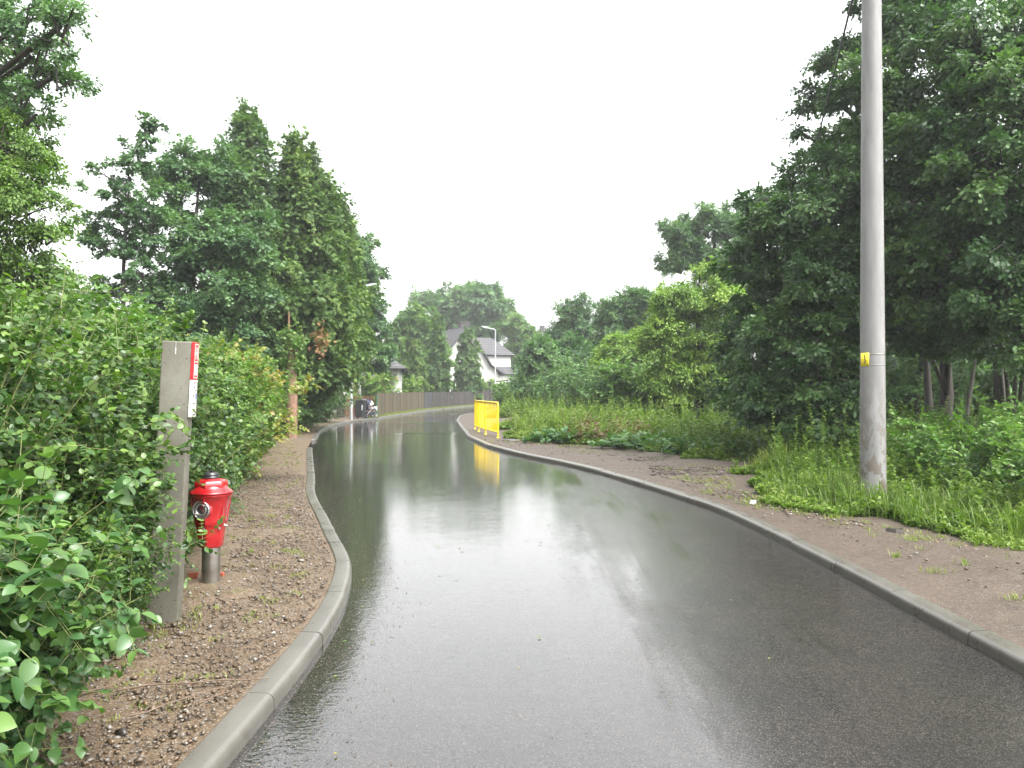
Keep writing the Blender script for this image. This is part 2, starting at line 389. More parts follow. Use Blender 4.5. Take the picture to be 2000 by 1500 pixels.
# asphalt under a film of water
m = NM('wet_asphalt'); c0 = m.coord()
agg = m.voro(230); agc = m.n('ShaderNodeTexVoronoi'); agc.inputs['Scale'].default_value = 230; m.l(c0, agc.inputs['Vector'])
sp = m.n('ShaderNodeSeparateColor'); m.l(agc.outputs['Color'], sp.inputs[0])
col = m.mix(m.ramp(sp.outputs[0], [(.72, 0.), (.98, 1.)]), (.0065, .0063, .006), (.07, .064, .056))
col = m.mix(m.ramp(m.noise(1.2, 6, .6), [(.3, 0.), (.75, 1.)]), col, m.mix(1., col, (1.6, 1.4, 1.25), 'MULTIPLY'))
# film: deep water left of the middle, damp stones to the right
xyz = m.n('ShaderNodeSeparateXYZ'); m.l(c0, xyz.inputs[0])
edge = m.math('SUBTRACT', 1.75, xyz.outputs['X'])
edge = m.math('ADD', edge, m.math('MULTIPLY', m.math('SUBTRACT', m.noise(.55, 5, .62, .3, stretch=(1.6, .55, 1)), .5), 3.2))
edge = m.math('ADD', edge, m.math('MULTIPLY', m.math('SUBTRACT', m.noise(1., 5, .65, .5, stretch=(3.2, .16, 1)), .5), 1.7)); film = m.math('MULTIPLY', edge, .9, clamp=True)
film = m.ramp(film, [(.0, 0.), (1., 1.)])
blot = m.ramp(m.noise(2.2, 6, .65, .4, stretch=(1.5, .6, 1)), [(.42, .0), (.62, 1.)])
wet = m.math('MULTIPLY', film, m.math('ADD', m.math('MULTIPLY', blot, .06), .94))
b1 = m.n('ShaderNodeBump'); b1.inputs['Distance'].default_value = .0032; b1.inputs['Strength'].default_value = .9; m.l(agg, b1.inputs['Height'])
m.l(b1.outputs[0], m.p.inputs['Normal'])
rip = m.noise(4, 3, .55, .6, stretch=(.8, 1.2, 1)); rip2 = m.noise(24, 2, .5, .3, stretch=(.8, 1.25, 1)); rip2 = m.math('ADD', rip2, m.math('MULTIPLY', m.noise(62, 2, .5, .3, stretch=(.8, 1.2, 1)), .35))
vd = m.n('ShaderNodeTexVoronoi'); vd.inputs['Scale'].default_value = 6.5; m.l(c0, vd.inputs['Vector']); sd2 = m.n('ShaderNodeSeparateColor'); m.l(vd.outputs['Color'], sd2.inputs[0])
drops = m.math('MULTIPLY', m.ramp(vd.outputs['Distance'], [(0, .9), (.035, .1), (.07, .8), (.11, .2), (.15, .6), (.2, .3)]), m.ramp(sd2.outputs[0], [(.70, 0.), (.75, .9)]))
b2 = m.n('ShaderNodeBump'); b2.inputs['Strength'].default_value = 1.; b2.inputs['Distance'].default_value = .0010; m.l(m.math('ADD', m.math('MULTIPLY', rip, 1.0), m.math('ADD', m.math('MULTIPLY', rip2, .75), drops)), b2.inputs['Height'])
b3 = m.n('ShaderNodeBump'); b3.inputs['Distance'].default_value = .0007; m.l(agg, b3.inputs['Height']); m.l(b2.outputs[0], b3.inputs['Normal']); m.l(m.math('SUBTRACT', 1., m.math('MULTIPLY', wet, .99)), b3.inputs['Strength'])
m.l(b3.outputs[0], m.p.inputs['Coat Normal'])
m.set(Base_Color=col, Roughness=.42, Specular_IOR_Level=m.math('SUBTRACT', .10, m.math('MULTIPLY', wet, .06)), Coat_Weight=1., Coat_IOR=m.math('ADD', 1.32, m.math('MULTIPLY', wet, .78)), Coat_Roughness=m.mix(wet, .09, .003))
M['road'] = m.m
gx = np.concatenate([np.arange(-12, 6, .2), np.arange(6, 60, 1.5)]); gy = np.concatenate([np.arange(-6, 60, .2), np.arange(60, 113, 1.0)])
YY, XX = np.meshgrid(gy, gx, indexing='ij')
ZZ = .010 * (vn(XX * .45 + 3, YY * .3) - .5) + .004 * (vn(XX * 1.1, YY * .7 + 9) - .5)
for yc, x0, x1, hgt, wd in ((28.9, -4.4, -1.5, .020, .5), (37.6, -5.6, -3.2, .022, .7), (50.5, -4.6, -2.6, .03, 1.), (46, -6.5, -4.5, .02, 1.)):
    win = np.clip((XX - x0) / .6, 0, 1) * np.clip((x1 - XX) / .6, 0, 1)
    ZZ += hgt * win * np.exp(-((YY - yc) / wd) ** 2)
grid_mesh('road', XX, YY, ZZ, M['road'])['kind'] = 'structure'

# soil of the verges
def soilmat(name, c1, c2, c3, moss=.0, peb=.35, wetness=.6):
    m = NM(name); n1 = m.noise(2.1, 7, .65, .3); n2 = m.noise(24, 6, .7); pv = m.n('ShaderNodeTexVoronoi'); pv.inputs['Scale'].default_value = 75; pv.inputs['Randomness'].default_value = 1; m.l(m.coord(), pv.inputs['Vector'])
    sc = m.n('ShaderNodeSeparateColor'); m.l(pv.outputs['Color'], sc.inputs[0])
    col = m.mix(m.ramp(n1, [(.3, 0.), (.7, 1.)]), c1, c2); col = m.mix(m.ramp(n2, [(.35, 0.), (.68, 1.)]), col, m.mix(1., col, (.55, .52, .5), 'MULTIPLY'))
    pm = m.math('MULTIPLY', m.ramp(sc.outputs[0], [(1 - peb, 0.), (1 - peb + .04, 1.)]), m.ramp(pv.outputs['Distance'], [(.35, 1.), (.55, 0.)]))
    col = m.mix(pm, col, m.mix(sc.outputs[1], c3, (.10, .095, .09)))
    if moss: col = m.mix(m.math('MULTIPLY', m.ramp(m.noise(1.1, 6, .7), [(.5, 0.), (.62, 1.)]), moss), col, (.06, .10, .025))
    h = m.math('ADD', m.math('MULTIPLY', n2, .8), m.math('MULTIPLY', m.math('SUBTRACT', 1., pv.outputs['Distance']), .35))
    m.set(Base_Color=col, Roughness=m.ramp(n2, [(.3, .38), (.7, .85)]), Specular_IOR_Level=.4); m.bump(h, .9, .012)
    return m.m
M['soil_left'] = soilmat('gravelly_soil', (.090, .060, .033), (.130, .092, .054), (.20, .165, .12), 0, .5)
M['soil_right'] = soilmat('trodden_soil', (.056, .041, .029), (.080, .060, .043), (.14, .118, .095), 0, .16)
M['soil_far'] = soilmat('grassy_soil', (.05, .06, .025), (.08, .085, .035), (.13, .11, .08), .8, .1)
def verge(name, mat, side, ys, offs):
    e = XL(ys) - .129 if side < 0 else XR(ys) + .129
    Yg = np.repeat(ys[:, None], len(offs), 1); Xg = e[:, None] + side * offs[None]
    amp = np.clip(offs / .4, 0, 1)[None]
    Zg = .066 + amp * (.035 * (vn(Xg * 1.3, Yg * 1.3) - .5) + .022 * (vn(Xg * 4 + 7, Yg * 4) - .5) + .014 * (vn(Xg * 11, Yg * 11 + 5) - .5)) + np.clip((offs - .5) / 3, 0, 1)[None] * .06
    if side < 0: Zg -= np.clip(1 - np.abs(Yg - 22.3) / 1.3, 0, 1) * .03
    o = grid_mesh(name, Xg, Yg, Zg, mat); o['kind'] = 'structure'
    return o
ysn = np.concatenate([np.arange(-6, 2, .3), np.arange(2, 14, .05), np.arange(14, 30, .15), np.arange(30, 111, .6)])
offs = np.concatenate([np.arange(0, 2.6, .05), np.arange(2.6, 8, .25), np.array([9, 11, 14, 20, 30, 60, 130.])])
verge('verge_soil', M['soil_left'], -1, ysn, offs)
verge('footpath', M['soil_right'], 1, ysn, offs)
gm = MB(); gm.add([(-260, -60, -.15), (260, -60, -.15), (260, 360, -.15), (-260, 360, -.15)], [(0, 1, 2, 3)]); tag(gm.build('ground', M['soil_far']), kind='structure')

# kerbs: one metre stones with open joints
m = NM('wet_concrete_kerb'); n1 = m.noise(3, 6, .6); n2 = m.noise(120, 3, .6)
col = m.mix(m.ramp(n1, [(.3, 0.), (.7, 1.)]), (.068, .064, .054), (.100, .096, .083)); col = m.mix(m.ramp(n2, [(.58, 0.), (.75, .5)]), col, (.06, .055, .045)); col = m.mix(m.ramp(m.noise(9, 6, .7, .6), [(.56, 0.), (.66, .55)]), col, (.05, .042, .03)); n2 = m.math('ADD', n2, m.math('MULTIPLY', m.ramp(m.voro(26), [(.05, 0.), (.12, 1.)]), .5))
m.set(Base_Color=col, Roughness=m.ramp(n1, [(.3, .24), (.7, .42)]), Specular_IOR_Level=.7); m.bump(n2, .4, .003); M['kerb'] = m.m
M['joint'] = plain('kerb_joint', (.04, .035, .03), .8)
PROF = [(0, -.1), (0, .036), (.003, .052), (.010, .065), (.021, .074), (.034, .0785), (.038, .079), (.129, .083), (.134, .0825), (.137, .079), (.137, -.1)]
def kerb(fn_pts, side, name='kerb'):
    P = np.array(fn_pts); seg = np.linalg.norm(np.diff(P, axis=0), axis=1); s = np.concatenate([[0], np.cumsum(seg)])
    def p(t): return np.array([np.interp(t, s, P[:, 0]), np.interp(t, s, P[:, 1])])
    mb = MB(); L = s[-1]; k = 0.0; rg = random.Random(3)
    while k < L - .05:
        e = min(k + 1, L); ts = np.linspace(k + .004, e - .004, 6); vs = []
        dz, dx = rg.uniform(-.004, .004), rg.uniform(-.005, .005)
        for t in ts:
            q = p(t); dr = p(min(t + .25, L)) - p(max(t - .25, 0)); dr /= np.linalg.norm(dr); nn = np.array([dr[1], -dr[0]]) * side
            for u, z in PROF: vs.append((q[0] + nn[0] * (u + dx), q[1] + nn[1] * (u + dx), z + dz))
        n = len(PROF); fs = []
        for i in range(5):
            for j in range(n - 1):
                a = i * n + j; fs.append((a, a + 1, a + n + 1, a + n) if side < 0 else (a, a + n, a + n + 1, a + 1))
        mb.cur = 0; mb.add(vs, fs, True)
        mb.add(vs[:n], [tuple(range(n))]); mb.add(vs[-n:], [tuple(range(n))[::-1]])
        k = e
    # mortar bed a little below the faces
    ts = np.arange(0, L, .25); vs = []
    pr = [(.006, -.1), (.006, .035), (.026, .068), (.125, .074), (.131, -.1)]
    for t in ts:
        q = p(t); dr = p(min(t + .25, L)) - p(max(t - .25, 0)); dr /= np.linalg.norm(dr); nn = np.array([dr[1], -dr[0]]) * side
        for u, z in pr: vs.append((q[0] + nn[0] * u, q[1] + nn[1] * u, z))
    n = len(pr); fs = [(i * n + j, i * n + j + 1, (i + 1) * n + j + 1, (i + 1) * n + j) for i in range(len(ts) - 1) for j in range(n - 1)]
    mb.cur = 1; mb.add(vs, fs)
    o = mb.build(name, None, mats=[M['kerb'], M['joint']]); o['kind'] = 'structure'
    me = o.data
    return o
yl = np.arange(-5, 21.0, .2); kerb([(XL(y), y) for y in yl], -1)
x24 = float(XL(24.3)); kerb([(x24 - 3.2, 24.1), (x24 - 1.2, 24.2), (x24 - .25, 24.3), (x24 + .0, 24.45)] + [(XL(y), y) for y in np.arange(24.8, 108, .4)], -1)
kerb([(XR(y), y) for y in np.arange(-5, 92, .2)], 1)

# ------------------------------------------------------------------ marker post and hydrant
def concrete(name, c1, c2, streak=True):
    m = NM(name); n1 = m.noise(2.2, 6, .65, .3); n2 = m.noise(60, 4, .6)
    col = m.mix(m.ramp(n1, [(.38, 0.), (.62, 1.)]), c1, c2)
    pits = m.n('ShaderNodeTexVoronoi'); pits.inputs['Scale'].default_value = 38; m.l(m.coord(), pits.inputs['Vector'])
    sc = m.n('ShaderNodeSeparateColor'); m.l(pits.outputs['Color'], sc.inputs[0])
    pm = m.math('MULTIPLY', m.ramp(sc.outputs[0], [(.72, 0.), (.74, 1.)]), m.ramp(pits.outputs['Distance'], [(.14, 1.), (.24, 0.)]))
    col = m.mix(m.ramp(n2, [(.4, 0.), (.7, .35)]), col, m.mix(1., col, (.6, .6, .6), 'MULTIPLY'))
    col = m.mix(pm, col, (.035, .03, .025)); m.set(Base_Color=col, Roughness=.62, Specular_IOR_Level=.4)
    m.bump(m.math('SUBTRACT', n2, m.math('MULTIPLY', pm, 2.)), .35, .004); return m.m
M['post'] = concrete('weathered_concrete', (.098, .091, .068), (.155, .149, .120))
M['red_plastic'] = plain('red_plastic', (.62, .015, .02), .3, 0, .1)
M['white_plastic'] = plain('white_plastic', (.72, .70, .66), .3, 0, .06)
M['black_print'] = plain('black_print', (.04, .04, .04), .5, 0, .05)
M['blue_print'] = plain('blue_print', (.05, .12, .35), .5, 0, .05)
post = empty('marker_post', (-2.205, 5.24, .03), 'leaning square concrete post with a red plate and a white plate, beside the red hydrant', 'post')
post.rotation_euler = (0, R(2.6), R(11))
mb = MB(); mb.box(-.187, 0, 0, .135, -.15, 1.885); mb.build('shaft', M['post'], post, bevel=.008)
mb = MB(); mb.box(-.1, -.096, -.003, 0, 1.80, 1.84); mb.box(-.0985, -.0975, -.002, 0, 1.84, 1.88); mb.build('drip_mark', M['white_plastic'], post)
mb = MB(); mb.box(.0005, .021, -.004, .139, 1.635, 1.885); rp = mb.build('red_plate', M['red_plastic'], post, bevel=.004)
rp['label'] = 'red hydrant plate with white H and figures'
def vs_box(mb, x0, y0, y1, z0, z1, t=.0012): mb.box(x0, x0 + t, y0, y1, z0, z1)
mb = MB(); x = .0212
for (y0, y1, z0, z1) in ((.006, .129, 1.868, 1.874), (.006, .129, 1.645, 1.651), (.006, .011, 1.651, 1.868), (.124, .129, 1.651, 1.868), (.011, .124, 1.752, 1.758),
                         (.035, .047, 1.772, 1.855), (.088, .100, 1.772, 1.855), (.047, .088, 1.807, 1.819),
                         (.022, .032, 1.665, 1.738), (.044, .054, 1.665, 1.738), (.054, .080, 1.728, 1.738), (.054, .080, 1.665, 1.675), (.054, .080, 1.696, 1.704), (.080, .088, 1.665, 1.738), (.098, .106, 1.665, 1.738)):
    vs_box(mb, x, y0, y1, z0, z1)
mb.build('lettering', M['white_plastic'], rp)
mb = MB(); mb.box(.0005, .024, -.008, .136, 1.385, 1.632); wp = mb.build('white_plate', M['white_plastic'], post, bevel=.004)
wp['label'] = 'white distance plate with black figures'
mb = MB(); x = .0242
for (y0, y1, z0, z1) in ((.010, .014, 1.40, 1.618), (.014, .118, 1.614, 1.618), (.114, .118, 1.40, 1.614), (.014, .114, 1.40, 1.404), (.02, .034, 1.575, 1.592), (.05, .10, 1.560, 1.566),
                         (.02, .034, 1.520, 1.536), (.022, .07, 1.472, 1.480), (.03, .10, 1.436, 1.441)): vs_box(mb, x, y0, y1, z0, z1)
mb.build('figures', M['black_print'], wp)
mb = MB(); vs_box(mb, x, .078, .105, 1.505, 1.545); mb.build('figures', M['blue_print'], wp)

m = NM('hydrant_paint'); n1 = m.noise(14, 5, .6)
m.set(Base_Color=m.mix(m.ramp(n1, [(.35, 0.), (.7, 1.)]), (.26, .006, .009), (.36, .010, .013)), Roughness=m.ramp(m.noise(7, 4), [(.3, .14), (.7, .3)]), Coat_Weight=.5, Coat_Roughness=.08); m.bump(m.noise(60, 3), .12, .002)
M['hyd'] = m.m
m = NM('brushed_steel'); m.set(Base_Color=m.mix(m.ramp(m.noise(4, 4, stretch=(1, 1, 3)), [(.35, 0.), (.7, 1.)]), (.24, .22, .19), (.38, .36, .33)), Metallic=.9, Roughness=.34); M['steel'] = m.m
M['alu'] = plain('cast_aluminium', (.50, .49, .47), .3, .9, .15)
M['dark_iron'] = plain('dark_iron', (.055, .055, .058), .35, .5, .3)
M['dark'] = plain('bore_shade_paint', (.012, .012, .012), .7)
M['brick'] = plain('brick_red', (.24, .06, .028), .7, 0, .3, 20)
hx, hy = up(413, 1145, .07); hy += .07; hx = (413 - 1000) / F * hy
hyd = empty('fire_hydrant', (hx, hy, .06), 'glossy red pillar hydrant on a steel pipe standing in gravel by the kerb', 'hydrant')
mb = MB(); mb.lathe([(.069, -.06), (.069, .325)], 40); mb.build('standpipe', M['steel'], hyd)
def ring_poly(r, z, sides, n=48, pw=.75):       # rounded polygon section
    o = []
    for k in range(n):
        a = 2 * math.pi * k / n; ps = math.pi / sides
        b = ((a + ps) % (2 * ps)) - ps; rr = r * ((1 - pw) + pw * math.cos(ps) / math.cos(b) * 1.05)
        o.append((rr * math.cos(a), rr * math.sin(a), z))
    return o
def loft(mb, secs, smooth=True):
    n = len(secs[0]); vs = [p for s_ in secs for p in s_]; fs = []
    for i in range(len(secs) - 1):
        for k in range(n): a = i * n + k; b = i * n + (k + 1) % n; fs.append((a, b, b + n, a + n))
    mb.add(vs, fs, smooth); mb.add(secs[0], [tuple(range(n))[::-1]]); mb.add(secs[-1], [tuple(range(n))])
mb = MB(); loft(mb, [ring_poly(r_, z, 6, pw=.8) for r_, z in ((.078, .305), (.090, .312), (.098, .40), (.107, .468), (.112, .480))])
mb.build('lower_body', M['hyd'], hyd, bevel=.003)
mb = MB(); loft(mb, [ring_poly(r_, z, 6, pw=pw) for r_, z, pw in ((.112, .4805, .8), (.116, .486, .8), (.118, .52, .8), (.128, .60, .7), (.140, .66, .5), (.152, .705, .2), (.158, .712, 0.), (.158, .722, 0.))])
for a in range(6):                             # raised ribs on the flanks
    an = R(30 + 60 * a); Mx = Matrix.Rotation(an, 4, 'Z')
    vs = [Mx @ Vector(p) for p in ((.108, -.022, .495), (.108, .022, .495), (.146, .008, .70), (.146, -.008, .70), (.124, 0, .50), (.156, 0, .70))]
    mb.add(vs, [(0, 4, 5, 3), (4, 1, 2, 5), (0, 1, 4), (3, 5, 2)])
body = mb.build('body', M['hyd'], hyd, bevel=.002)
mb = MB(); mb.lathe([(.150, .7225), (.162, .727), (.164, .736), (.158, .742), (.135, .758), (.118, .775), (.108, .790)], 48)
loft(mb, [ring_poly(r_, z, 6, pw=.9) for r_, z in ((.118, .762), (.122, .790), (.116, .818), (.108, .826), (.075, .838), (.052, .842))])
mb.build('bonnet', M['hyd'], hyd, bevel=.0025)
mb = MB(); mb.lathe([(.058, .840), (.060, .845), (.060, .856), (.055, .858), (.055, .862), (.057, .864), (.056, .876), (.050, .878), (.049, .884), (.045, .888), (.020, .890)], 24); mb.box(-.012, .012, -.012, .012, .888, .902)
mb.build('operating_nut', M['dark_iron'], hyd)
Mo = Matrix.Translation((-.022, -.092, .612)) @ Matrix.Rotation(R(-9), 4, 'Z') @ Matrix.Rotation(R(90), 4, 'X')
mb = MB(); mb.lathe([(.078, -.04), (.078, .018), (.070, .024)], 36, Mo); mb.build('outlet_neck', M['hyd'], hyd)
mb = MB()
def ringz(mb, ri, ro, z0, z1, Mx, n=40):
    pr = [(ri, z0), (ri, z1 - .003), (ri + .003, z1), (ro - .003, z1), (ro, z1 - .003), (ro, z0), (ri, z0)]
    vs = []; fs = []
    for r_, z in pr:
        for k in range(n): a = 2 * math.pi * k / n; vs.append(Mx @ Vector((r_ * math.cos(a), r_ * math.sin(a), z)))
    for i in range(len(pr) - 1):
        for k in range(n): a = i * n + k; b = i * n + (k + 1) % n; fs.append((a, b, b + n, a + n))
    mb.add(vs, fs, True)
ringz(mb, .058, .071, .02, .050, Mo); ringz(mb, .034, .050, .02, .052, Mo)
for a in (35, 215): mb.tube([Mo @ Vector((.058 * math.cos(R(a)), .058 * math.sin(R(a)), .04)), Mo @ Vector((.058 * math.cos(R(a)), .058 * math.sin(R(a)), .062))], .009, 8)
oc = mb.build('outlet_coupling', M['alu'], hyd)
mb = MB(); mb.lathe([(.0575, .019), (.0575, .031)], 32, Mo); mb.build('bore_shade_disc', M['dark'], oc)  # solid disc, the hollow's shade put into its near-black colour
for a in (-38, -98, -158, 22):
    Mx = Matrix.Rotation(R(a), 4, 'Z'); mb = MB(); mb.tube([Mx @ Vector((.095, 0, .462)), Mx @ Vector((.121, 0, .462))], .0085, 6, smooth=False); mb.build('bolt', M['alu'], hyd)
for k, (px, py, lb) in enumerate(((378, 1132, 'broken red brick piece between the concrete post and the hydrant pipe'), (434, 1128, 'small orange brick piece at the right foot of the hydrant pipe'))):
    x_, y_ = up(px, py, .08); g = random.Random(k + 3); mb = MB(); sz = .036 if k == 0 else .02
    vs = [(sx * sz * g.uniform(.6, 1.1), sy * sz * g.uniform(.5, .9), .06 + (sz * g.uniform(.9, 1.5) * (1.5 if k else 1) if sz_ else -.03)) for sx in (-1, 1) for sy in (-1, 1) for sz_ in (0, 1)]
    mb.add(vs, [(0, 1, 3, 2), (4, 6, 7, 5), (0, 4, 5, 1), (2, 3, 7, 6), (0, 2, 6, 4), (1, 5, 7, 3)]); o = mb.build('brick_fragment', M['brick'], bevel=.006)
    o.location = (x_, y_, .035); tag(o, lb, 'brick', 'brick fragments at the hydrant')

# ------------------------------------------------------------------ railing
M['yellow'] = plain('yellow_paint', (.80, .57, .010), .33, 0, .05, 3)
RP = [(-1.417, 30.3), (-1.205, 28.65), (-.907, 27.1), (-.44, 25.05)]
rail = empty('safety_railing', (RP[3][0], RP[3][1], .07), 'bright yellow barred safety railing standing on the bend beside the kerb', 'railing')
rail_o = Vector((RP[3][0], RP[3][1], .07))
P3 = [Vector((x, y, .07)) - rail_o for x, y in RP]
for i, p in enumerate(P3):
    if 0 < i < 3: mb = MB(); mb.tube([p + Vector((0, 0, -.1)), p + Vector((0, 0, 1.08))], .024, 10); mb.build('upright', M['yellow'], rail)
    mb = MB(); mb.lathe([(.05, -.02), (.05, .012), (.028, .02)], 12, Matrix.Translation(p)); mb.build('foot', M['yellow'], rail)
for i in range(3):
    a, b = P3[i], P3[i + 1]; d_ = (b - a).normalized(); mb = MB()
    up_ = Vector((0, 0, 1))
    pa = a + d_ * .03; pb = b - d_ * .03
    if i == 0: pts = [a + up_ * -.1, a + up_ * .98, a + d_ * .03 + up_ * 1.06, a + d_ * .11 + up_ * 1.10, b + up_ * 1.10]
    elif i == 2: pts = [a + up_ * 1.10, b - d_ * .11 + up_ * 1.10, b - d_ * .03 + up_ * 1.06, b + up_ * .98, b + up_ * -.1]
    else: pts = [a + up_ * 1.10, b + up_ * 1.10]
    mb.tube(pts, .028, 10); mb.build('top_rail', M['yellow'], rail)
    mb = MB(); mb.tube([pa + up_ * .16, pb + up_ * .16], .02, 8); mb.build('bottom_rail', M['yellow'], rail)
    n = int((b - a).length / .135)
    for k in range(1, n):
        p = a + (b - a) * (k / n); mb = MB(); mb.tube([p + up_ * .16, p + up_ * 1.09], .0095, 6, caps=False); mb.build('bar', M['yellow'], rail)

# ------------------------------------------------------------------ utility poles and cable
m = NM('spun_concrete'); n1 = m.noise(2.5, 6, .65, .2, stretch=(3, 3, .6)); st = m.noise(30, 4, .6, 0, stretch=(1, 1, .12)); z_ = m.n('ShaderNodeSeparateXYZ'); m.l(m.coord(), z_.inputs[0])
col = m.mix(m.ramp(n1, [(.35, 0.), (.68, 1.)]), (.145, .144, .139), (.21, .209, .204)); col = m.mix(m.ramp(st, [(.60, 0.), (.72, .55)]), col, (.12, .115, .105))
lowz = m.ramp(m.math('MULTIPLY', z_.outputs['Z'], .5, True), [(.0, 1.), (.35, .55), (1., .0)])
stain = m.math('MULTIPLY', m.ramp(m.noise(7, 5, .65, .8, stretch=(1, 1, .5)), [(.51, 0.), (.55, 1.)]), lowz)
col = m.mix(stain, col, (.085, .06, .04)); 
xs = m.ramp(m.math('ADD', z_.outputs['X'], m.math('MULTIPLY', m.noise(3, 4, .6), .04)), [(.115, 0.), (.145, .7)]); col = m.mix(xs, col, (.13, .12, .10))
m.set(Base_Color=col, Roughness=.5); m.bump(m.math('ADD', n1, st), .15, .006); M['pole'] = m.m
px_, py_ = 4.79, 10.54
pole = empty('utility_pole', (px_, py_, .05), 'tall round grey concrete pole with a small yellow tag, its foot in tall grass', 'pole')
mb = MB(); mb.lathe([(.168 - .0142 * z / 1.0 * .5 * 1.0 if z > 0 else .168, z) for z in (-.3, 0, .5, 1, 1.5, 2, 2.5, 3, 4, 5, 6, 7, 8, 9, 9.6)], 40)
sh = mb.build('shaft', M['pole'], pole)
for z in (1.865, 2.01):
    r_ = .168 - .0071 * z; mb = MB(); ringz(mb, r_ - .004, r_ + .002, z - .006, z + .006, Matrix.Identity(4)); mb.build('strap', M['steel'], pole)
M['tag_yellow'] = plain('tag_yellow', (.85, .68, .03), .4, 0, .06)
mb = MB(); mb.cur = 0
zc = 1.94; r_ = .158
aa = [R(a) for a in (182, 190, 198, 206, 214, 222, 230)]
vs = []; fs = []
for i, a in enumerate(aa):
    for rr in (r_, r_ + .003):
        for z in (zc - .088, zc + .088): vs.append((rr * math.cos(a), rr * math.sin(a), z))
for i in range(len(aa) - 1): b = i * 4; fs += [(b + 2, b + 3, b + 7, b + 6), (b, b + 4, b + 5, b + 1), (b + 1, b + 5, b + 7, b + 3), (b, b + 2, b + 6, b + 4)]
fs += [(0, 1, 3, 2), (len(vs) - 4, len(vs) - 2, len(vs) - 1, len(vs) - 3)]
mb.add(vs, fs, True); tg = mb.build('tag_plate', M['tag_yellow'], pole)
mb = MB(); rr = r_ + .0045
def arc(a0, a1, z0, z1):
    mb.add([(rr * math.cos(R(a)), rr * math.sin(R(a)), z) for a, z in ((a0, z0), (a1, z0), (a1, z1), (a0, z1))], [(0, 1, 2, 3)])
for a0, a1, z0, z1 in ((206, 212, .04, .06), (208, 214, .015, .041), (207, 212, -.01, .016), (210, 216, -.03, -.009), (206, 212, -.05, -.029), (209, 214, -.065, -.049)): arc(a0, a1, zc + z0, zc + z1)
mb.build('printed_mark', M['black_print'], tg)
for z0 in (.065, -.08): mb = MB(); arc(222, 226, zc + z0, zc + z0 + .015); mb.build('rivet', M['black_print'], tg)
xd = Vector((.95, -.3, 0)).normalized()
mb = MB(); mb.tube([Vector((0, -.12, 9.2)) - xd * .6, Vector((0, -.12, 9.2)) + xd * .6], .04, 6); mb.build('crossarm', M['steel'], pole)
pole2 = empty('utility_pole', (15.4, 50.5, .05), 'distant pale concrete pole showing in slivers through the roadside trees', 'pole')
mb = MB(); mb.lathe([(.17, -.3), (.16, 0), (.10, 9.4)], 16); mb.build('shaft', M['pole'], pole2)
mb = MB(); mb.box(-.5, .5, -.05, .05, 8.95, 9.05); mb.build('crossarm', M['steel'], pole2)
M['cable'] = plain('black_cable', (.02, .02, .02), .5)
def wire(a, b, sag, label):
    a, b = Vector(a), Vector(b); pts = []
    for i in range(41):
        t = i / 40; p = a.lerp(b, t); p.z -= sag * 4 * t * (1 - t); pts.append(p)
    mb = MB(); mb.tube(pts, .017, 6); tag(mb.build('overhead_cable', M['cable']), label, 'cable')
wire((px_ - .05, py_, 7.62), (16.7, 50.5, 7.2), .25, 'thin black overhead wire running from the near concrete pole towards the far trees')

# ------------------------------------------------------------------ street lamps
M['galv'] = plain('galvanised_steel', (.42, .43, .44), .4, .6, .12)
def lamp(loc, hgt, arm, label):
    r = empty('street_lamp', loc, label, 'street lamp', 'street lamps along the road'); mb = MB()
    mb.tube([(0, 0, -.1), (0, 0, 1.2), (0, 0, 1.25), (0, 0, hgt)], [.075, .075, .062, .045], 12); mb.build('mast', M['galv'], r)
    s = 1 if arm > 0 else -1
    mb = MB(); mb.tube([(0, 0, hgt - .04), (s * .12, 0, hgt + .02), (arm * .55, 0, hgt + .10)], .03, 8); mb.build('bracket', M['galv'], r)
    mb = MB(); x0, x1 = arm * .5, arm; z0, z1 = hgt + .07, hgt + .2
    vs = [(x0, -.05, z0), (x0, .05, z0), (x0, .05, z0 + .08), (x0, -.05, z0 + .08), (x1, -.14, z1), (x1, .14, z1), (x1, .1, z1 + .05), (x1, -.1, z1 + .05), ((x0 + x1) / 2, -.15, (z0 + z1) / 2 - .03), ((x0 + x1) / 2, .15, (z0 + z1) / 2 - .03), ((x0 + x1) / 2, .11, (z0 + z1) / 2 + .09), ((x0 + x1) / 2, -.11, (z0 + z1) / 2 + .09)]
    mb.add(vs, [(0, 1, 2, 3), (4, 7, 6, 5), (0, 8, 9, 1), (1, 9, 10, 2), (2, 10, 11, 3), (3, 11, 8, 0), (8, 4, 5, 9), (9, 5, 6, 10), (10, 6, 7, 11), (11, 7, 4, 8)])
    mb.build('lamp_head', M['galv'], r, bevel=.015); return r
lamp((-7.98, 39.4, .05), 6.55, 1.25, 'grey street lamp beside the black bin, its head poking out of the tall trees')
lamp((-1.23, 58.5, .05), 5.95, -1.0, 'grey street lamp behind the yellow railing, in front of the pale house with dark roofs')

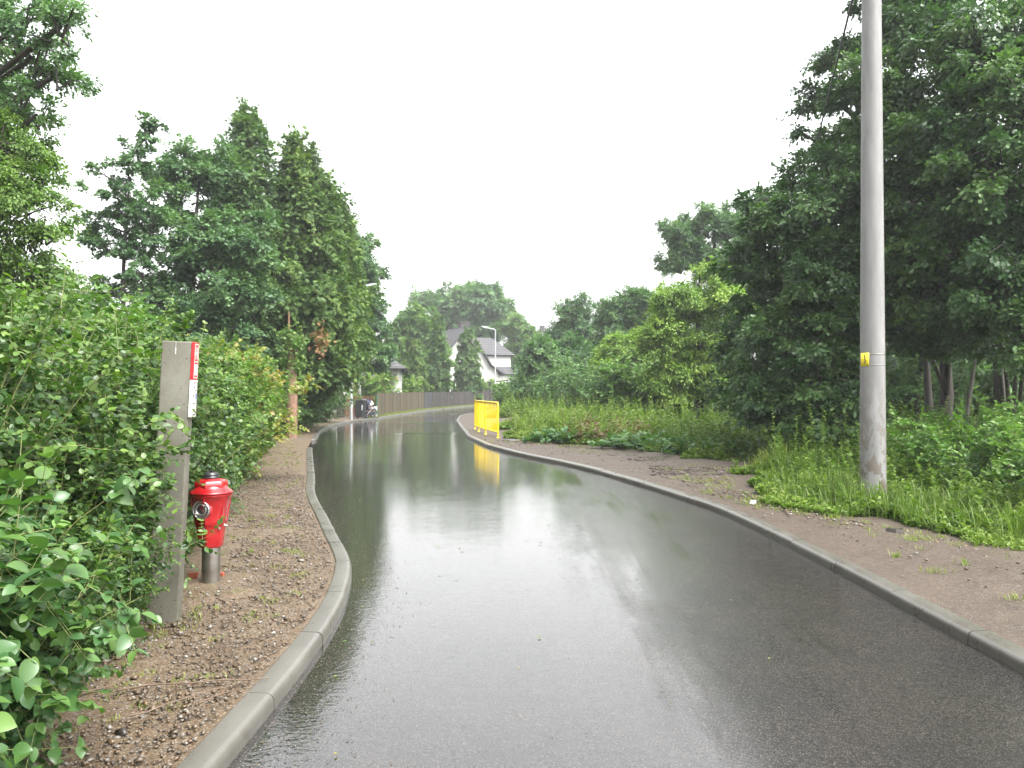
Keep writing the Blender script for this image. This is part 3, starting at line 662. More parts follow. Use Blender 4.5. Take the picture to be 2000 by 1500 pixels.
# ------------------------------------------------------------------ bin and pushchair
M['bin'] = plain('black_plastic', (.022, .024, .026), .4, 0, .2)
M['navy'] = plain('navy_cloth', (.012, .015, .04), .8)
M['white_cloth'] = plain('white_cloth', (.62, .63, .68), .8, 0, .08)
b = empty('wheelie_bin', (-7.83, 40.95, .07), 'black wheelie bin standing at the kerb beside the folded white and navy pushchair', 'bin', rz=R(-12))
mb = MB(); vs = [(sx * w_, sy * d_, z) for w_, d_, z in ((.20, .22, .09), (.24, .28, .86), (.262, .30, .88), (.262, .30, .92)) for sx, sy in ((-1, -1), (1, -1), (1, 1), (-1, 1))]
fs = [(0, 3, 2, 1)] + [(i * 4 + k, i * 4 + (k + 1) % 4, i * 4 + 4 + (k + 1) % 4, i * 4 + 4 + k) for i in range(3) for k in range(4)] + [(12, 13, 14, 15)]
mb.add(vs, fs); mb.build('body', M['bin'], b, bevel=.015)
mb = MB(); mb.box(-.275, .275, -.32, .31, .922, .955); mb.box(-.22, .22, -.26, .22, .955, .985); mb.build('lid', M['bin'], b, bevel=.012)
mb = MB(); mb.tube([(-.2, .36, .9), (.2, .36, .9)], .016, 8); mb.box(-.2, -.17, .29, .37, .88, .92); mb.box(.17, .2, .29, .37, .88, .92); mb.build('handle', M['bin'], b)
for sx in (-1, 1): mb = MB(); mb.tube([(sx * .20, .23, .1), (sx * .25, .23, .1)], .10, 18, smooth=False); mb.build('wheel', M['bin'], b)
mb = MB(); mb.box(.205, .238, -.30, -.285, .45, .72); mb.build('sticker', M['white_cloth'], b)
p = empty('pushchair', (-7.50, 42.1, .07), 'white and navy pushchair with spoked wheels left between the black bin and the fence', 'pushchair', rz=R(35))
for x, y, r_ in ((.24, -.22, .15), (.24, .22, .15), (-.33, -.2, .11), (-.33, .2, .11)):
    mb = MB(); Mx = Matrix.Translation((x, y, r_)) @ Matrix.Rotation(R(90), 4, 'X'); ringz(mb, r_ * .74, r_, -.02, .02, Mx, 24); w0 = mb.build('wheel', M['bin'], p)
    mb = MB()
    for k in range(6): a = k * math.pi / 3; mb.tube([Mx @ Vector((0, 0, 0)), Mx @ Vector((r_ * .76 * math.cos(a), r_ * .76 * math.sin(a), 0))], .010, 5)
    mb.tube([Mx @ Vector((0, 0, -.025)), Mx @ Vector((0, 0, .025))], .025, 10); mb.build('spokes', M['alu'], w0)
mb = MB()
for s_ in (-1, 1):
    mb.tube([(.24, s_ * .2, .15), (.02, s_ * .22, .55), (-.2, s_ * .22, .85), (-.42, s_ * .2, 1.0)], .013, 6); mb.tube([(-.33, s_ * .18, .12), (-.02, s_ * .22, .5), (.28, s_ * .22, .58)], .013, 6)
mb.tube([(-.42, -.2, 1.0), (-.42, .2, 1.0)], .016, 6); mb.build('frame', M['alu'], p)
mb = MB(); loft(mb, [[(x, y, z) for x, y in ((-.22, -.2), (.24, -.2), (.26, .2), (-.22, .2))] for z in (.42, .46)]); loft(mb, [[(-.22, -.19, .44), (-.14, -.19, .44), (-.14, .19, .44), (-.22, .19, .44)], [(-.36, -.19, .92), (-.30, -.19, .94), (-.30, .19, .94), (-.36, .19, .92)]]); mb.build('seat', M['navy'], p, bevel=.015)
def hood(a0, a1, nm, mt):
    mb = MB(); vs = []; n = 8; k_ = 8
    for i in range(n + 1):
        a = R(a0 + (a1 - a0) * i / n)
        for j in range(k_ + 1):
            b_ = R(-90 + 180 * j / k_); vs.append((-.16 + .33 * math.cos(a) * math.cos(b_), .23 * math.sin(b_), .66 + .33 * math.sin(a) * math.cos(b_)))
    fs = [(i * (k_ + 1) + j, i * (k_ + 1) + j + 1, (i + 1) * (k_ + 1) + j + 1, (i + 1) * (k_ + 1) + j) for i in range(n) for j in range(k_)]
    mb.add(vs, fs, True); o = mb.build(nm, mt, p); sd = o.modifiers.new('s', 'SOLIDIFY'); sd.thickness = .012; return o
hood(58, 150, 'hood', M['navy']); h2 = hood(10, 57, 'hood', M['white_cloth']); h2['label'] = 'white panel of the pushchair hood'
mb = MB(); mb.box(-.22, .2, -.17, .17, .17, .32); mb.build('basket', M['navy'], p, bevel=.03)
mb = MB(); mb.box(.20, .30, -.19, .19, .40, .60); mb.build('leg_cover', M['white_cloth'], p, bevel=.03)

# ------------------------------------------------------------------ fences
def plankmat(name, c1, c2):
    m = NM(name); n1 = m.noise(5, 5, .6, .2, stretch=(1, 1, .15)); g = m.n('ShaderNodeNewGeometry')
    col = m.mix(m.ramp(n1, [(.35, 0.), (.7, 1.)]), c1, c2); rp_ = m.ramp(g.outputs['Random Per Island'], [(0., .6), (1., 1.25)])
    m.set(Base_Color=m.mix(1., col, rp_, 'MULTIPLY'), Roughness=.75); m.bump(n1, .3, .004); return m.m
M['wood'] = plankmat('weathered_planks', (.055, .043, .022), (.092, .074, .040)); M['wood_red'] = plankmat('brown_planks', (.13, .06, .03), (.18, .09, .05))
M['wood_dark'] = plankmat('dark_planks', (.026, .022, .018), (.044, .037, .031)); M['black_panel'] = plankmat('black_planks', (.03, .032, .036), (.045, .047, .05))
M['green_post'] = plain('green_post_paint', (.02, .18, .09), .4)
def fence(p0, p1, hgt, bay, label, mt, first=None, bw_=.105, gap=.018, seed=1, z0=.06):
    g = random.Random(seed); a, b = Vector((*p0, z0)), Vector((*p1, z0)); L = (b - a).length; d_ = (b - a).normalized(); ang = math.atan2(d_.y, d_.x)
    root = empty('plank_fence', a, label, 'fence', 'fences along the left side of the road', rz=ang); n = max(1, round(L / bay))
    for i in range(n):
        x0, x1 = L * i / n, L * (i + 1) / n; mb = MB(); x = x0 + .05
        while x < x1 - .06:
            e = min(x + bw_ * g.uniform(.9, 1.08), x1 - .045); mb.box(x, e, -.012, .012, .05, hgt + g.uniform(-.02, .02)); x = e + gap
        mb.build('panel', first if (first and i == 0) else mt, root)
        mb = MB(); mb.box(x0 + .05, x1 - .05, .014, .05, .3, .37); mb.box(x0 + .05, x1 - .05, .014, .05, hgt - .3, hgt - .23); mb.build('rail', mt, root)
    for i in range(n + 1): mb = MB(); x = L * i / n; mb.box(x - .045, x + .045, -.03, .07, -.1, hgt + .03); mb.build('post', mt, root)
    return root
fence((-7.68, 45.0), (-6.72, 60.4), 1.30, 2.2, 'long weathered brown plank fence starting beside the pushchair', M['wood'])
fence((-6.70, 60.6), (-3.95, 77), 1.30, 2.35, 'dark grey plank fence with a black first panel, beyond the brown plank fence', M['wood_dark'], M['black_panel'], seed=4)
fence((-3.95, 77.2), (2.5, 92), 1.38, 3.2, 'farthest dark brown plank fence running behind the yellow railing to the pale house', M['wood_dark'], seed=7)
fence((-9.6, 44.6), (-7.9, 44.9), 1.15, 1.7, 'short reddish brown fence panel behind the black bin', M['wood_red'], seed=9)
mb = MB(); mb.tube([(0, 0, -.1), (0, 0, 1.22)], .03, 8); o = mb.build('fence_post', M['green_post']); o.location = (-7.62, 44.75, .06); tag(o, 'thin green metal post at the near end of the brown plank fence', 'post')

# ------------------------------------------------------------------ houses
M['render_white'] = plain('white_render', (.48, .47, .45), .85, 0, .10, .8); M['beige'] = plain('beige_trim', (.45, .33, .22), .8)
M['glass'] = plain('dark_window_glass', (.03, .035, .04), .08); M['pvc'] = plain('white_window_frame', (.7, .7, .68), .4)
m = NM('grey_roof_tiles'); wv = m.n('ShaderNodeTexWave', wave_type='BANDS', bands_direction='Z'); wv.inputs['Scale'].default_value = 1.5; wv.inputs['Distortion'].default_value = .1; m.l(m.coord(), wv.inputs[0])
m.set(Base_Color=m.mix(m.ramp(wv.outputs['Fac'], [(.0, 1.), (.25, 0.)]), m.mix(m.ramp(m.noise(3, 5), [(.3, 0.), (.7, 1.)]), (.055, .054, .057), (.085, .083, .088)), (.02, .02, .02)), Roughness=.75, Specular_IOR_Level=.25); M['tiles'] = m.m
M['chimney'] = plain('chimney_brick', (.055, .05, .048), .8, 0, .3)
def slab(mb, quad, t=.12):
    q = [Vector(v) for v in quad]; n = (q[1] - q[0]).cross(q[-1] - q[0]).normalized()
    if n.z < 0: n = -n; q = q[::-1]
    lo = [v - n * t for v in q]; k = len(q); mb.add(q + lo, [tuple(range(k)), tuple(range(2 * k - 1, k - 1, -1))] + [(i, i + k, (i + 1) % k + k, (i + 1) % k) for i in range(k)])
def window(root, x, y, z, w_, h_, face, n=2):       # face: 0 front (-y), 1 right (+x)
    def bx_(mb, u0, u1, z0, z1, d0, d1):
        if face == 0: mb.box(x + u0, x + u1, y - d1, y - d0, z + z0, z + z1)
        else: mb.box(x + d0, x + d1, y + u0, y + u1, z + z0, z + z1)
    mb = MB(); t = .07
    bx_(mb, 0, w_, 0, t, .005, .06); bx_(mb, 0, w_, h_ - t, h_, .005, .06); bx_(mb, 0, t, t, h_ - t, .005, .06); bx_(mb, w_ - t, w_, t, h_ - t, .005, .06)
    for i in range(1, n): bx_(mb, w_ * i / n - .03, w_ * i / n + .03, t, h_ - t, .005, .06)
    f = mb.build('window', M['pvc'], root); mb = MB(); bx_(mb, t, w_ - t, t, h_ - t, .003, .02); mb.build('pane', M['glass'], f)
# pale house right of the conifers: gable towards the road, swept roof, two-storey wing with a hipped roof
hs = empty('house', (-4.75, 84, -.1), 'pale rendered house with dark grey swept roofs and a chimney behind the conifers', 'house', rz=R(24))
mb = MB(); gz = [(-3.3, 0), (3.6, 0), (3.6, 3.5), (2.6, 4.2), (0, 8.2), (-3.3, 4.3)]
mb.add([(x, 0, z) for x, z in gz] + [(x, 10, z) for x, z in gz], [tuple(range(6)), tuple(range(11, 5, -1))] + [(i, i + 6, (i + 1) % 6 + 6, (i + 1) % 6) for i in range(6)])
mb.build('wall', M['render_white'], hs)
mb = MB(); slab(mb, [(0, -.45, 8.42), (2.7, -.45, 4.3), (2.7, 10.3, 4.3), (0, 10.3, 8.42)]); slab(mb, [(2.7, -.45, 4.3), (4.25, -.45, 3.3), (4.25, 10.3, 3.3), (2.7, 10.3, 4.3)]); slab(mb, [(0, -.45, 8.42), (-3.75, -.45, 4.0), (-3.75, 10.3, 4.0), (0, 10.3, 8.42)])
rf = mb.build('roof', M['tiles'], hs)
mb = MB(); mb.box(.1, 1.1, 2.2, 3.1, 6.8, 8.9); mb.box(.02, 1.18, 2.12, 3.18, 8.9, 9.02); mb.build('chimney', M['chimney'], rf)
mb = MB(); mb.box(1.4, 6.1, 2.4, 6.8, 0, 5.45); mb.build('wing_wall', M['render_white'], hs)
mb = MB(); A_ = [(1.0, 2.0, 5.5), (6.5, 2.0, 5.5), (6.5, 7.2, 5.5), (1.0, 7.2, 5.5)]; r1, r2 = (1.2, 4.6, 7.5), (4.7, 4.6, 7.5)
slab(mb, [A_[0], A_[1], r2, r1]); slab(mb, [A_[1], A_[2], r2]); slab(mb, [A_[2], A_[3], r1, r2]); mb.build('wing_roof', M['tiles'], hs)
mb = MB(); slab(mb, [(3.7, .9, 3.35), (6.9, .9, 3.35), (6.9, 2.395, 4.2), (3.7, 2.395, 4.2)]); slab(mb, [(6.105, 1.2, 4.15), (7.2, 1.2, 3.3), (7.2, 7.3, 3.3), (6.105, 7.3, 4.15)]); mb.build('porch_roof', M['tiles'], hs)
mb = MB(); mb.box(3.62, 6.6, 1.2, 2.39, 0, 3.3); mb.build('porch_wall', M['render_white'], hs)
window(hs, -1.9, 0, 1.2, 1.2, 1.3, 0); window(hs, -.6, 0, 4.6, 1.1, 1.3, 0); window(hs, 1.1, 0, 1.2, 1.1, 1.3, 0); window(hs, 4.0, 1.2, 1.3, .9, 1.1, 0, 1); window(hs, 6.1, 3.4, 4.25, .9, 1.0, 1, 1); window(hs, 6.1, 5.1, 4.25, .9, 1.0, 1, 1)
# white house behind the left trees
h2 = empty('house', (-15.5, 50.5, -.1), 'low white house with beige corner trim, half hidden behind the big evergreens', 'house', rz=R(6))
mb = MB(); mb.box(0, 8.2, 0, 7, 0, 3.05); mb.build('wall', M['render_white'], h2)
mb = MB(); slab(mb, [(-.5, -.5, 3.05), (8.7, -.5, 3.05), (6.0, 3.5, 5.0), (2.2, 3.5, 5.0)]); slab(mb, [(8.7, -.5, 3.05), (8.7, 7.5, 3.05), (6.0, 3.5, 5.0)]); slab(mb, [(8.7, 7.5, 3.05), (-.5, 7.5, 3.05), (2.2, 3.5, 5.), (6.0, 3.5, 5.)]); slab(mb, [(-.5, 7.5, 3.05), (-.5, -.5, 3.05), (2.2, 3.5, 5.0)])
mb.build('roof', M['tiles'], h2)
mb = MB(); mb.box(7.0, 7.35, -.04, -.003, 0, 3.0); mb.box(5.3, 5.55, -.04, -.003, 0, 3.0); mb.box(0, 8.2, -.055, -.042, 2.3, 2.5); mb.build('timber_trim', M['beige'], h2)
window(h2, 5.75, 0, .9, 1.0, 1.2, 0); window(h2, 3.1, 0, .9, 1.2, 1.2, 0); window(h2, 1.0, 0, .9, 1.2, 1.2, 0)
h3 = empty('house', (4.3, 108, -.1), 'far house showing only its grey roof above the right-hand trees', 'house', rz=R(10))
mb = MB(); gz = [(-1, 0), (7, 0), (7, 6.4), (3, 8.6), (-1, 6.4)]; mb.add([(x, 0, z) for x, z in gz] + [(x, 7, z) for x, z in gz], [tuple(range(5)), tuple(range(9, 4, -1))] + [(i, i + 5, (i + 1) % 5 + 5, (i + 1) % 5) for i in range(5)]); mb.build('wall', M['render_white'], h3)
mb = MB(); slab(mb, [(-1.4, -.4, 6.3), (7.4, -.4, 6.3), (6.6, 3.4, 9.9), (-.6, 3.4, 9.9)]); slab(mb, [(-1.4, 7.4, 6.3), (7.4, 7.4, 6.3), (6.6, 3.4, 9.9), (-.6, 3.4, 9.9)]); rf = mb.build('roof', M['tiles'], h3)
mb = MB(); mb.box(.2, .8, 3.0, 3.6, 9.4, 10.6); mb.build('chimney', M['chimney'], rf)
cp = empty('canopy_shelter', (-1.0, 70, .05), 'small dark flat canopy on thin posts in front of the pale house', 'shelter')
cp.location = (-2.2, 73, 0)
mb = MB(); slab(mb, [(0, 0, 2.25), (2.1, 0, 2.5), (2.1, 2, 2.5), (0, 2, 2.25)], .07); mb.build('roof', M['chimney'], cp)
for x, z in ((.1, 2.2), (1.75, 2.4)):
    for y in (.1, 1.85): mb = MB(); mb.box(x - .05, x + .05, y - .05, y + .05, -.1, z); mb.build('post', M['chimney'], cp)

# ------------------------------------------------------------------ trees, left side
E = R
def P_(px, py, Y): x, y, z = at(px, py, Y); return x, z
def blobs_px(base, lst):             # (px, py, Y, rx, ry, rz)
    o = []
    for px, py, Y, rx, ry, rz in lst:
        x, z = P_(px, py, Y); o.append((x - base[0], Y - base[1], z, rx, ry, rz))
    return o
b = (-12.5, 14.5, 0)
make_tree('oak_tree', 'dark oak reaching in from the upper left corner with layered twiggy boughs', 'tree', b,
          blobs_px(b, [(20, 60, 12.5, 1.1, 1.2, .55), (115, 50, 12, .62, .8, .22), (60, 110, 12.5, .8, .9, .3), (100, 150, 12.5, .35, .5, .3), (-60, 30, 13, 1.4, 1.5, 1.2), (40, 190, 12.3, .5, .8, .18), (70, 225, 12.3, .33, .5, .22), (10, 200, 12.6, .5, .8, .25), (-120, 160, 14, 1.5, 1.5, 1.5), (-200, -50, 14, 2.5, 2, 2)]),
          190, 170, 0.22, 0.065, T_OAK, M['oak'], 11, trunk=[(0, 0, -.1), (.3, 0, 4), (.9, -.3, 9.5)], tr=.3)
b = (-10.2, 13.5, 0)
make_tree('locust_tree', 'light yellow-green tree with drooping sprays on the left edge below the oak boughs', 'tree', b,
          blobs_px(b, [(25, 300, 12.2, .62, .9, .5), (0, 400, 12, .85, 1.0, .7), (60, 380, 12, .4, .6, .3), (60, 470, 12.3, .35, .7, .2), (90, 455, 12.3, .2, .4, .1), (-90, 330, 13, 1.2, 1.2, 1.3), (10, 540, 12.5, .8, 1, .5), (-40, 640, 12, .9, 1, .6)]),
          210, 260, 0.25, 0.048, T_OVAL, M['locust'], 12, trunk=[(0, 0, -.1), (.3, -.2, 2.6), (.8, -.5, 5.6)], tr=.13, droop=.7, flat=.5)
b = (-10.9, 22, 0)
make_tree('maple_tree', 'slender open maple with visible stems, standing left of the dense dark trees', 'tree', b,
          blobs_px(b, [(285, 250, 22, .35, .5, .7), (315, 240, 22, .14, .3, .4), (265, 310, 22, .5, .6, .5), (215, 345, 22, .75, .8, .5), (250, 400, 22, .95, .9, .8), (185, 330, 22, .28, .4, .4), (225, 480, 22, .95, 1, .5), (180, 440, 22, .5, .7, .35), (290, 430, 22, .6, .8, .8), (280, 540, 22, .8, 1, .7), (300, 620, 22, 1, 1, .8), (200, 560, 22.5, .6, .8, .5)]),
          190, 100, 0.2, 0.085, T_MAPLE, M['maple'], 13, trunk=[(0, 0, -.1), (.1, 0, 4), (.25, 0, 7.9)], tr=.11, shell=.6)
b = (-9.9, 24.5, 0)
make_tree('maple_tree', 'dense round maple between the slender maple and the tall evergreens', 'tree', b,
          blobs_px(b, [(370, 340, 24.5, 1.15, 1.3, .8), (420, 330, 25, .8, 1, .6), (340, 420, 24, 1.1, 1.3, 1.0), (420, 460, 23.5, 1.5, 1.4, .8), (480, 480, 23, .9, 1, .5), (360, 540, 23.5, 1.2, 1.3, 1.0), (450, 560, 23.5, 1.3, 1.3, 1.0), (320, 600, 23, 1, 1.2, .8), (430, 660, 23, 1.4, 1.3, 1.0)]),
          240, 230, 0.36, 0.095, T_MAPLE, M['maple'], 14, trunk=[(0, 0, -.1), (0, 0, 4), (.2, 0, 8.0)], tr=.2)
def thuja(label, cx, Y, prof, seed, mat, n=420, nl=70, size=.15, tr=.22, group='evergreens in the tall group on the left', z0=None, bx=0, cr=.42, T=None):
    """prof = (py, half width px): stacked discs"""
    b = ((cx + bx - 1000) / F * Y, Y, 0); bl = []
    for i, (py, hw, dx) in enumerate(prof):
        x, z = P_(cx + dx, py, Y); r_ = hw / F * Y; dz = (prof[min(i + 1, len(prof) - 1)][0] - prof[max(i - 1, 0)][0]) / F * Y * .5
        bl.append((x - b[0], 0, max(z, .5), r_, r_ * 1.05, max(.35, dz * .85)))
    return make_tree('thuja_tree', label, 'tree', b, bl, n, nl, cr, size, T or T_SPRAY, mat, seed, trunk=[(0, 0, -.1), (0, 0, 2), (bl[0][0], 0, bl[0][2])], tr=tr, flat=1.15, droop=.35, group=group, bark=M['bark_red'], shell=.3)
thuja('tallest pointed thuja of the left group, its ragged top above all other trees', 478, 27, [(232, 14, 8), (270, 26, 4), (320, 42, 0), (380, 56, 0), (450, 66, 0), (520, 70, 0), (600, 74, 0), (680, 70, 0), (740, 50, 0)], 21, M['thuja_dark'], 520, 110)
t2 = thuja('broad bright thuja facing the road in the left group, with a dead orange spray', 588, 28, [(285, 20, -5), (330, 38, 0), (390, 55, 0), (460, 68, -3), (530, 84, -3), (600, 96, 0), (660, 100, 5), (715, 88, 10)], 22, M['thuja'], 620, 130, bx=-45)
g = np.random.default_rng(3); n = 60; Pd = np.array([2.05, -2.35, 3.25]) + g.normal(size=(n, 3)) * np.array([.13, .1, .28])
leaf_mesh('dead_spray', [leaves(Pd, g.normal(size=(n, 3)) + [0, 0, -1.5], g.normal(size=(n, 3)), .16 * np.ones(n), T_SPRAY, g.random(n))], M['dead'], t2)['label'] = 'orange dead spray'
thuja('third thuja of the left group, on its right by the road verge', 648, 30.5, [(410, 22, 0), (450, 40, 0), (510, 52, 0), (580, 62, 0), (650, 68, 0), (700, 58, 0)], 23, M['thuja'], 420, 100, bx=-75)
b = (-9.2, 42.5, 0)
make_tree('lime_tree', 'dark round-leaved tree at the right end of the tall left group, over the street lamp', 'tree', b,
          blobs_px(b, [(697, 470, 41.5, 1.0, 1.1, .9), (710, 530, 41.5, .95, 1.1, .9), (685, 560, 42, 1.6, 1.3, 1.6), (700, 640, 42, 1.5, 1.2, 1.0), (735, 610, 42, .55, .8, .9), (725, 680, 42, .9, 1.0, .6), (675, 700, 42, 1.2, 1.2, .5), (755, 690, 43, .55, .8, .5), (735, 712, 43, .7, .8, .3)]),
          280, 190, 0.36, 0.11, T_OVAL, M['maple'], 24, trunk=[(0, 0, -.1), (0, 0, 4), (.3, -.5, 8.5)], tr=.2)
# broken trunk
sn = empty('tree_snag', (-6.92, 24.9, 0), 'bare reddish broken trunk with a jagged top, in front of the evergreens', 'tree trunk')
mb = MB(); mb.tube([(0, 0, -.1), (.02, 0, 1.2), (0, 0, 2.1), (-.03, 0, 2.7)], [.17, .15, .135, .11], 14)
vs = [(-.10, -.05, 2.5), (-.02, -.05, 2.5), (-.02, .04, 2.5), (-.10, .05, 2.5), (-.09, -.01, 3.62), (-.06, -.01, 3.6), (-.06, .01, 3.58), (-.09, .02, 3.55)]
mb.add(vs, [(0, 1, 5, 4), (1, 2, 6, 5), (2, 3, 7, 6), (3, 0, 4, 7), (4, 5, 6, 7)]); mb.build('trunk', M['bark_red'], sn)
mb = MB(); mb.tube([(.03, -.02, 1.9), (.14, -.05, 2.35), (.2, -.05, 2.6)], [.06, .045, .02], 8); mb.build('stub', M['bark_red'], sn)
g = np.random.default_rng(9); n = 700; c_ = np.array([[.0, -.1, 2.55], [-.15, -.1, 2.2], [.2, -.1, 2.15], [.12, -.1, 2.7], [-.1, -.1, 2.95]])[g.integers(0, 5, n)]
Pd = c_ + g.normal(size=(n, 3)) * np.array([.13, .12, .12]); leaf_mesh('shoots', [leaves(Pd, g.normal(size=(n, 3)) + [0, -.4, -.2], g.normal(size=(n, 3)) * .5 + [0, 0, 1], .09 * np.ones(n), T_MAPLE, .4 + .6 * g.random(n))], M['bush_mid'], sn)['kind'] = 'stuff'

sn.scale = (1.1, 1.1, 1.12)
# ------------------------------------------------------------------ trees in the middle distance
def simple(name, label, cat, Y, lst, nc, nl, cr, size, T, mat, seed, tr=.2, group=None, base=None, **kw):
    cx = base if base is not None else sum(l_[0] for l_ in lst) / len(lst); b = ((cx - 1000) / F * Y, Y, 0)
    k = Y / F; L2 = [(px, py, Y, rx * k, ry * k, rz * k) for px, py, rx, ry, rz in lst]
    return make_tree(name, label, cat, b, blobs_px(b, L2), nc, nl, cr, size, T, mat, seed, tr=tr, group=group, **kw)
simple('oak_tree', 'big spreading oak farthest down the road, rising behind the pale house roof', 'tree', 108, [(845, 595, 30, 30, 22), (905, 585, 32, 40, 30), (945, 590, 38, 40, 32), (975, 610, 20, 20, 20), (900, 625, 45, 40, 22), (940, 640, 40, 40, 20)], 220, 90, 1.25, .55, T_TRI3, M['oak'], 31, .45, base=915)
simple('ash_tree', 'light green feathery tree behind the dark plank fence, left of the spreading oak', 'tree', 76, [(800, 625, 22, 25, 22), (830, 640, 30, 30, 30), (790, 670, 28, 30, 30), (840, 700, 40, 30, 40), (780, 710, 20, 20, 30)], 210, 110, .7, .30, T_TRI3, M['bush_mid'], 32, .25)
simple('willow_tree', 'hazy pale green tree right of the pale house roof', 'tree', 98, [(1010, 640, 26, 25, 24), (1035, 670, 24, 25, 28), (1000, 690, 20, 25, 25), (1040, 720, 26, 25, 28)], 170, 70, .9, .36, T_TRI3, M['bush_mid'], 33, .25)
G2 = 'conifers behind the far fence'
thuja('slim pointed conifer in front of the light feathery tree, left of the pale house', 855, 69, [(628, 3, 0), (650, 9, 0), (680, 14, 0), (715, 19, 0), (750, 22, 0), (768, 20, 0)], 34, M['thuja_dark'], 220, 70, .26, .2, G2, cr=.32, T=T_TRI3)
thuja('dark bulky conifer hiding the middle of the pale house', 914, 79, [(650, 6, 2), (665, 12, 0), (690, 17, 0), (720, 20, 0), (748, 24, 0), (768, 24, 0)], 35, M['thuja_dark'], 260, 70, .28, .2, G2, cr=.34, T=T_TRI3)
thuja('small columnar green conifer left of the slim pointed conifer', 812, 66, [(682, 8, 0), (705, 14, 0), (730, 16, 0), (755, 16, 0)], 36, M['thuja'], 150, 60, .24, .15, G2, cr=.28, T=T_TRI3)
thuja('narrow dark conifer at the left edge of the far trees, over the bright bush', 765, 60, [(650, 10, 0), (680, 16, 0), (715, 18, 0), (745, 16, 0)], 37, M['thuja_dark'], 130, 60, .24, .15, G2, cr=.28, T=T_TRI3)

# ------------------------------------------------------------------ trees, right side
GR = 'trees along the right side'
simple('lime_tree', 'dark green round tree on the skyline just right of the far grey roof', 'tree', 60, [(1120, 600, 24, 24, 20), (1130, 640, 40, 30, 30), (1100, 680, 45, 35, 35), (1060, 720, 35, 30, 35), (1130, 730, 45, 30, 40)], 260, 100, .7, .26, T_TRI3, M['maple'], 41, .25, GR)
simple('hornbeam_tree', 'dense dark bushy tree at the right of the far lamp, reaching down to the weeds', 'tree', 48, [(1055, 690, 28, 30, 30), (1080, 740, 45, 35, 35), (1035, 750, 25, 30, 22), (1130, 700, 40, 35, 35), (1140, 755, 45, 35, 25)], 230, 105, .6, .22, T_TRI3, M['oak'], 42, .2, GR)
simple('lime_tree', 'mid green rounded tree behind the yellowish willow-like bush on the right skyline', 'tree', 52, [(1200, 610, 32, 30, 25), (1250, 590, 30, 30, 20), (1220, 650, 50, 40, 35), (1280, 620, 35, 35, 35), (1190, 700, 45, 35, 40)], 260, 100, .6, .23, T_TRI3, M['oak'], 43, .25, GR)
simple('hazel_tree', 'low rounded yellow-green shrub tree with arching boughs at mid distance on the right', 'tree', 38, [(1215, 675, 38, 35, 22), (1190, 710, 30, 30, 25), (1240, 700, 40, 30, 25), (1220, 745, 45, 35, 25)], 230, 200, 0.34, 0.1, T_OVAL, M['acacia'], 44, .12, GR, bark=M['twig_brown'])
simple('acacia_tree', 'tall yellow-green tree in front of the grey-green oak on the right', 'tree', 29, [(1395, 530, 26, 30, 22), (1330, 590, 55, 45, 35), (1400, 590, 50, 45, 40), (1300, 660, 55, 45, 45), (1380, 680, 60, 50, 45), (1440, 620, 35, 40, 45), (1330, 740, 60, 45, 40), (1420, 750, 60, 45, 35), (1290, 730, 30, 30, 30)], 430, 240, 0.34, 0.085, T_OVAL, M['acacia'], 45, .16, GR, droop=.6)
simple('oak_tree', 'grey-green oak with a lobed round crown at the top of the right skyline', 'tree', 44, [(1330, 455, 38, 40, 38), (1390, 430, 45, 45, 28), (1440, 450, 50, 50, 45), (1310, 505, 30, 30, 22), (1380, 500, 60, 50, 40), (1480, 520, 60, 50, 50), (1470, 430, 40, 40, 25), (1345, 500, 45, 40, 25), (1430, 580, 60, 50, 50)], 330, 165, 0.45, 0.15, T_TRI3, M['oak'], 46, .35, GR)
b = (8.6, 19.0, 0)
make_tree('oak_tree', 'dark oak whose leafy boughs sweep down to the weeds left of the concrete pole', 'tree', b,
          blobs_px(b, [(1660, 95, 18.8, .5, .9, .22), (1610, 110, 19, .3, .5, .16), (1630, 200, 18.8, .6, 1, .25), (1590, 185, 19, .3, .5, .16), (1670, 270, 18.5, .7, 1, .35), (1600, 310, 18.5, .4, .6, .25), (1555, 250, 19, .14, .2, .2), (1570, 350, 18, .5, .8, .35), (1500, 400, 18, .6, 1, .25), (1560, 430, 16.5, 1.2, 1.2, .6), (1640, 380, 16, 1.1, 1.2, .9), (1520, 500, 17, 1.1, 1.2, .7), (1620, 530, 16, 1.3, 1.3, .9), (1500, 600, 17.5, 1.0, 1.1, .8), (1590, 640, 16, 1.2, 1.2, .8), (1520, 700, 17, 1.0, 1.1, .6), (1620, 740, 15.5, 1.1, 1.1, .55), (1540, 790, 16.5, .8, .9, .4), (1460, 660, 18.5, .6, .8, .6), (1690, 620, 16.5, .9, 1, 1), (1500, 775, 16.5, .8, .9, .45), (1570, 835, 15.8, .7, .8, .35), (1650, 815, 15.2, .8, .8, .35), (1450, 740, 18, .8, .9, .5)]),
          500, 240, 0.3, 0.088, T_OAK, M['oak_dark'], 51, trunk=[(0, 0, -.1), (-.1, 0, 3), (-.8, -1, 9.5)], tr=.2, group=GR, flat=.55)
b = (10.1, 18.6, 0)
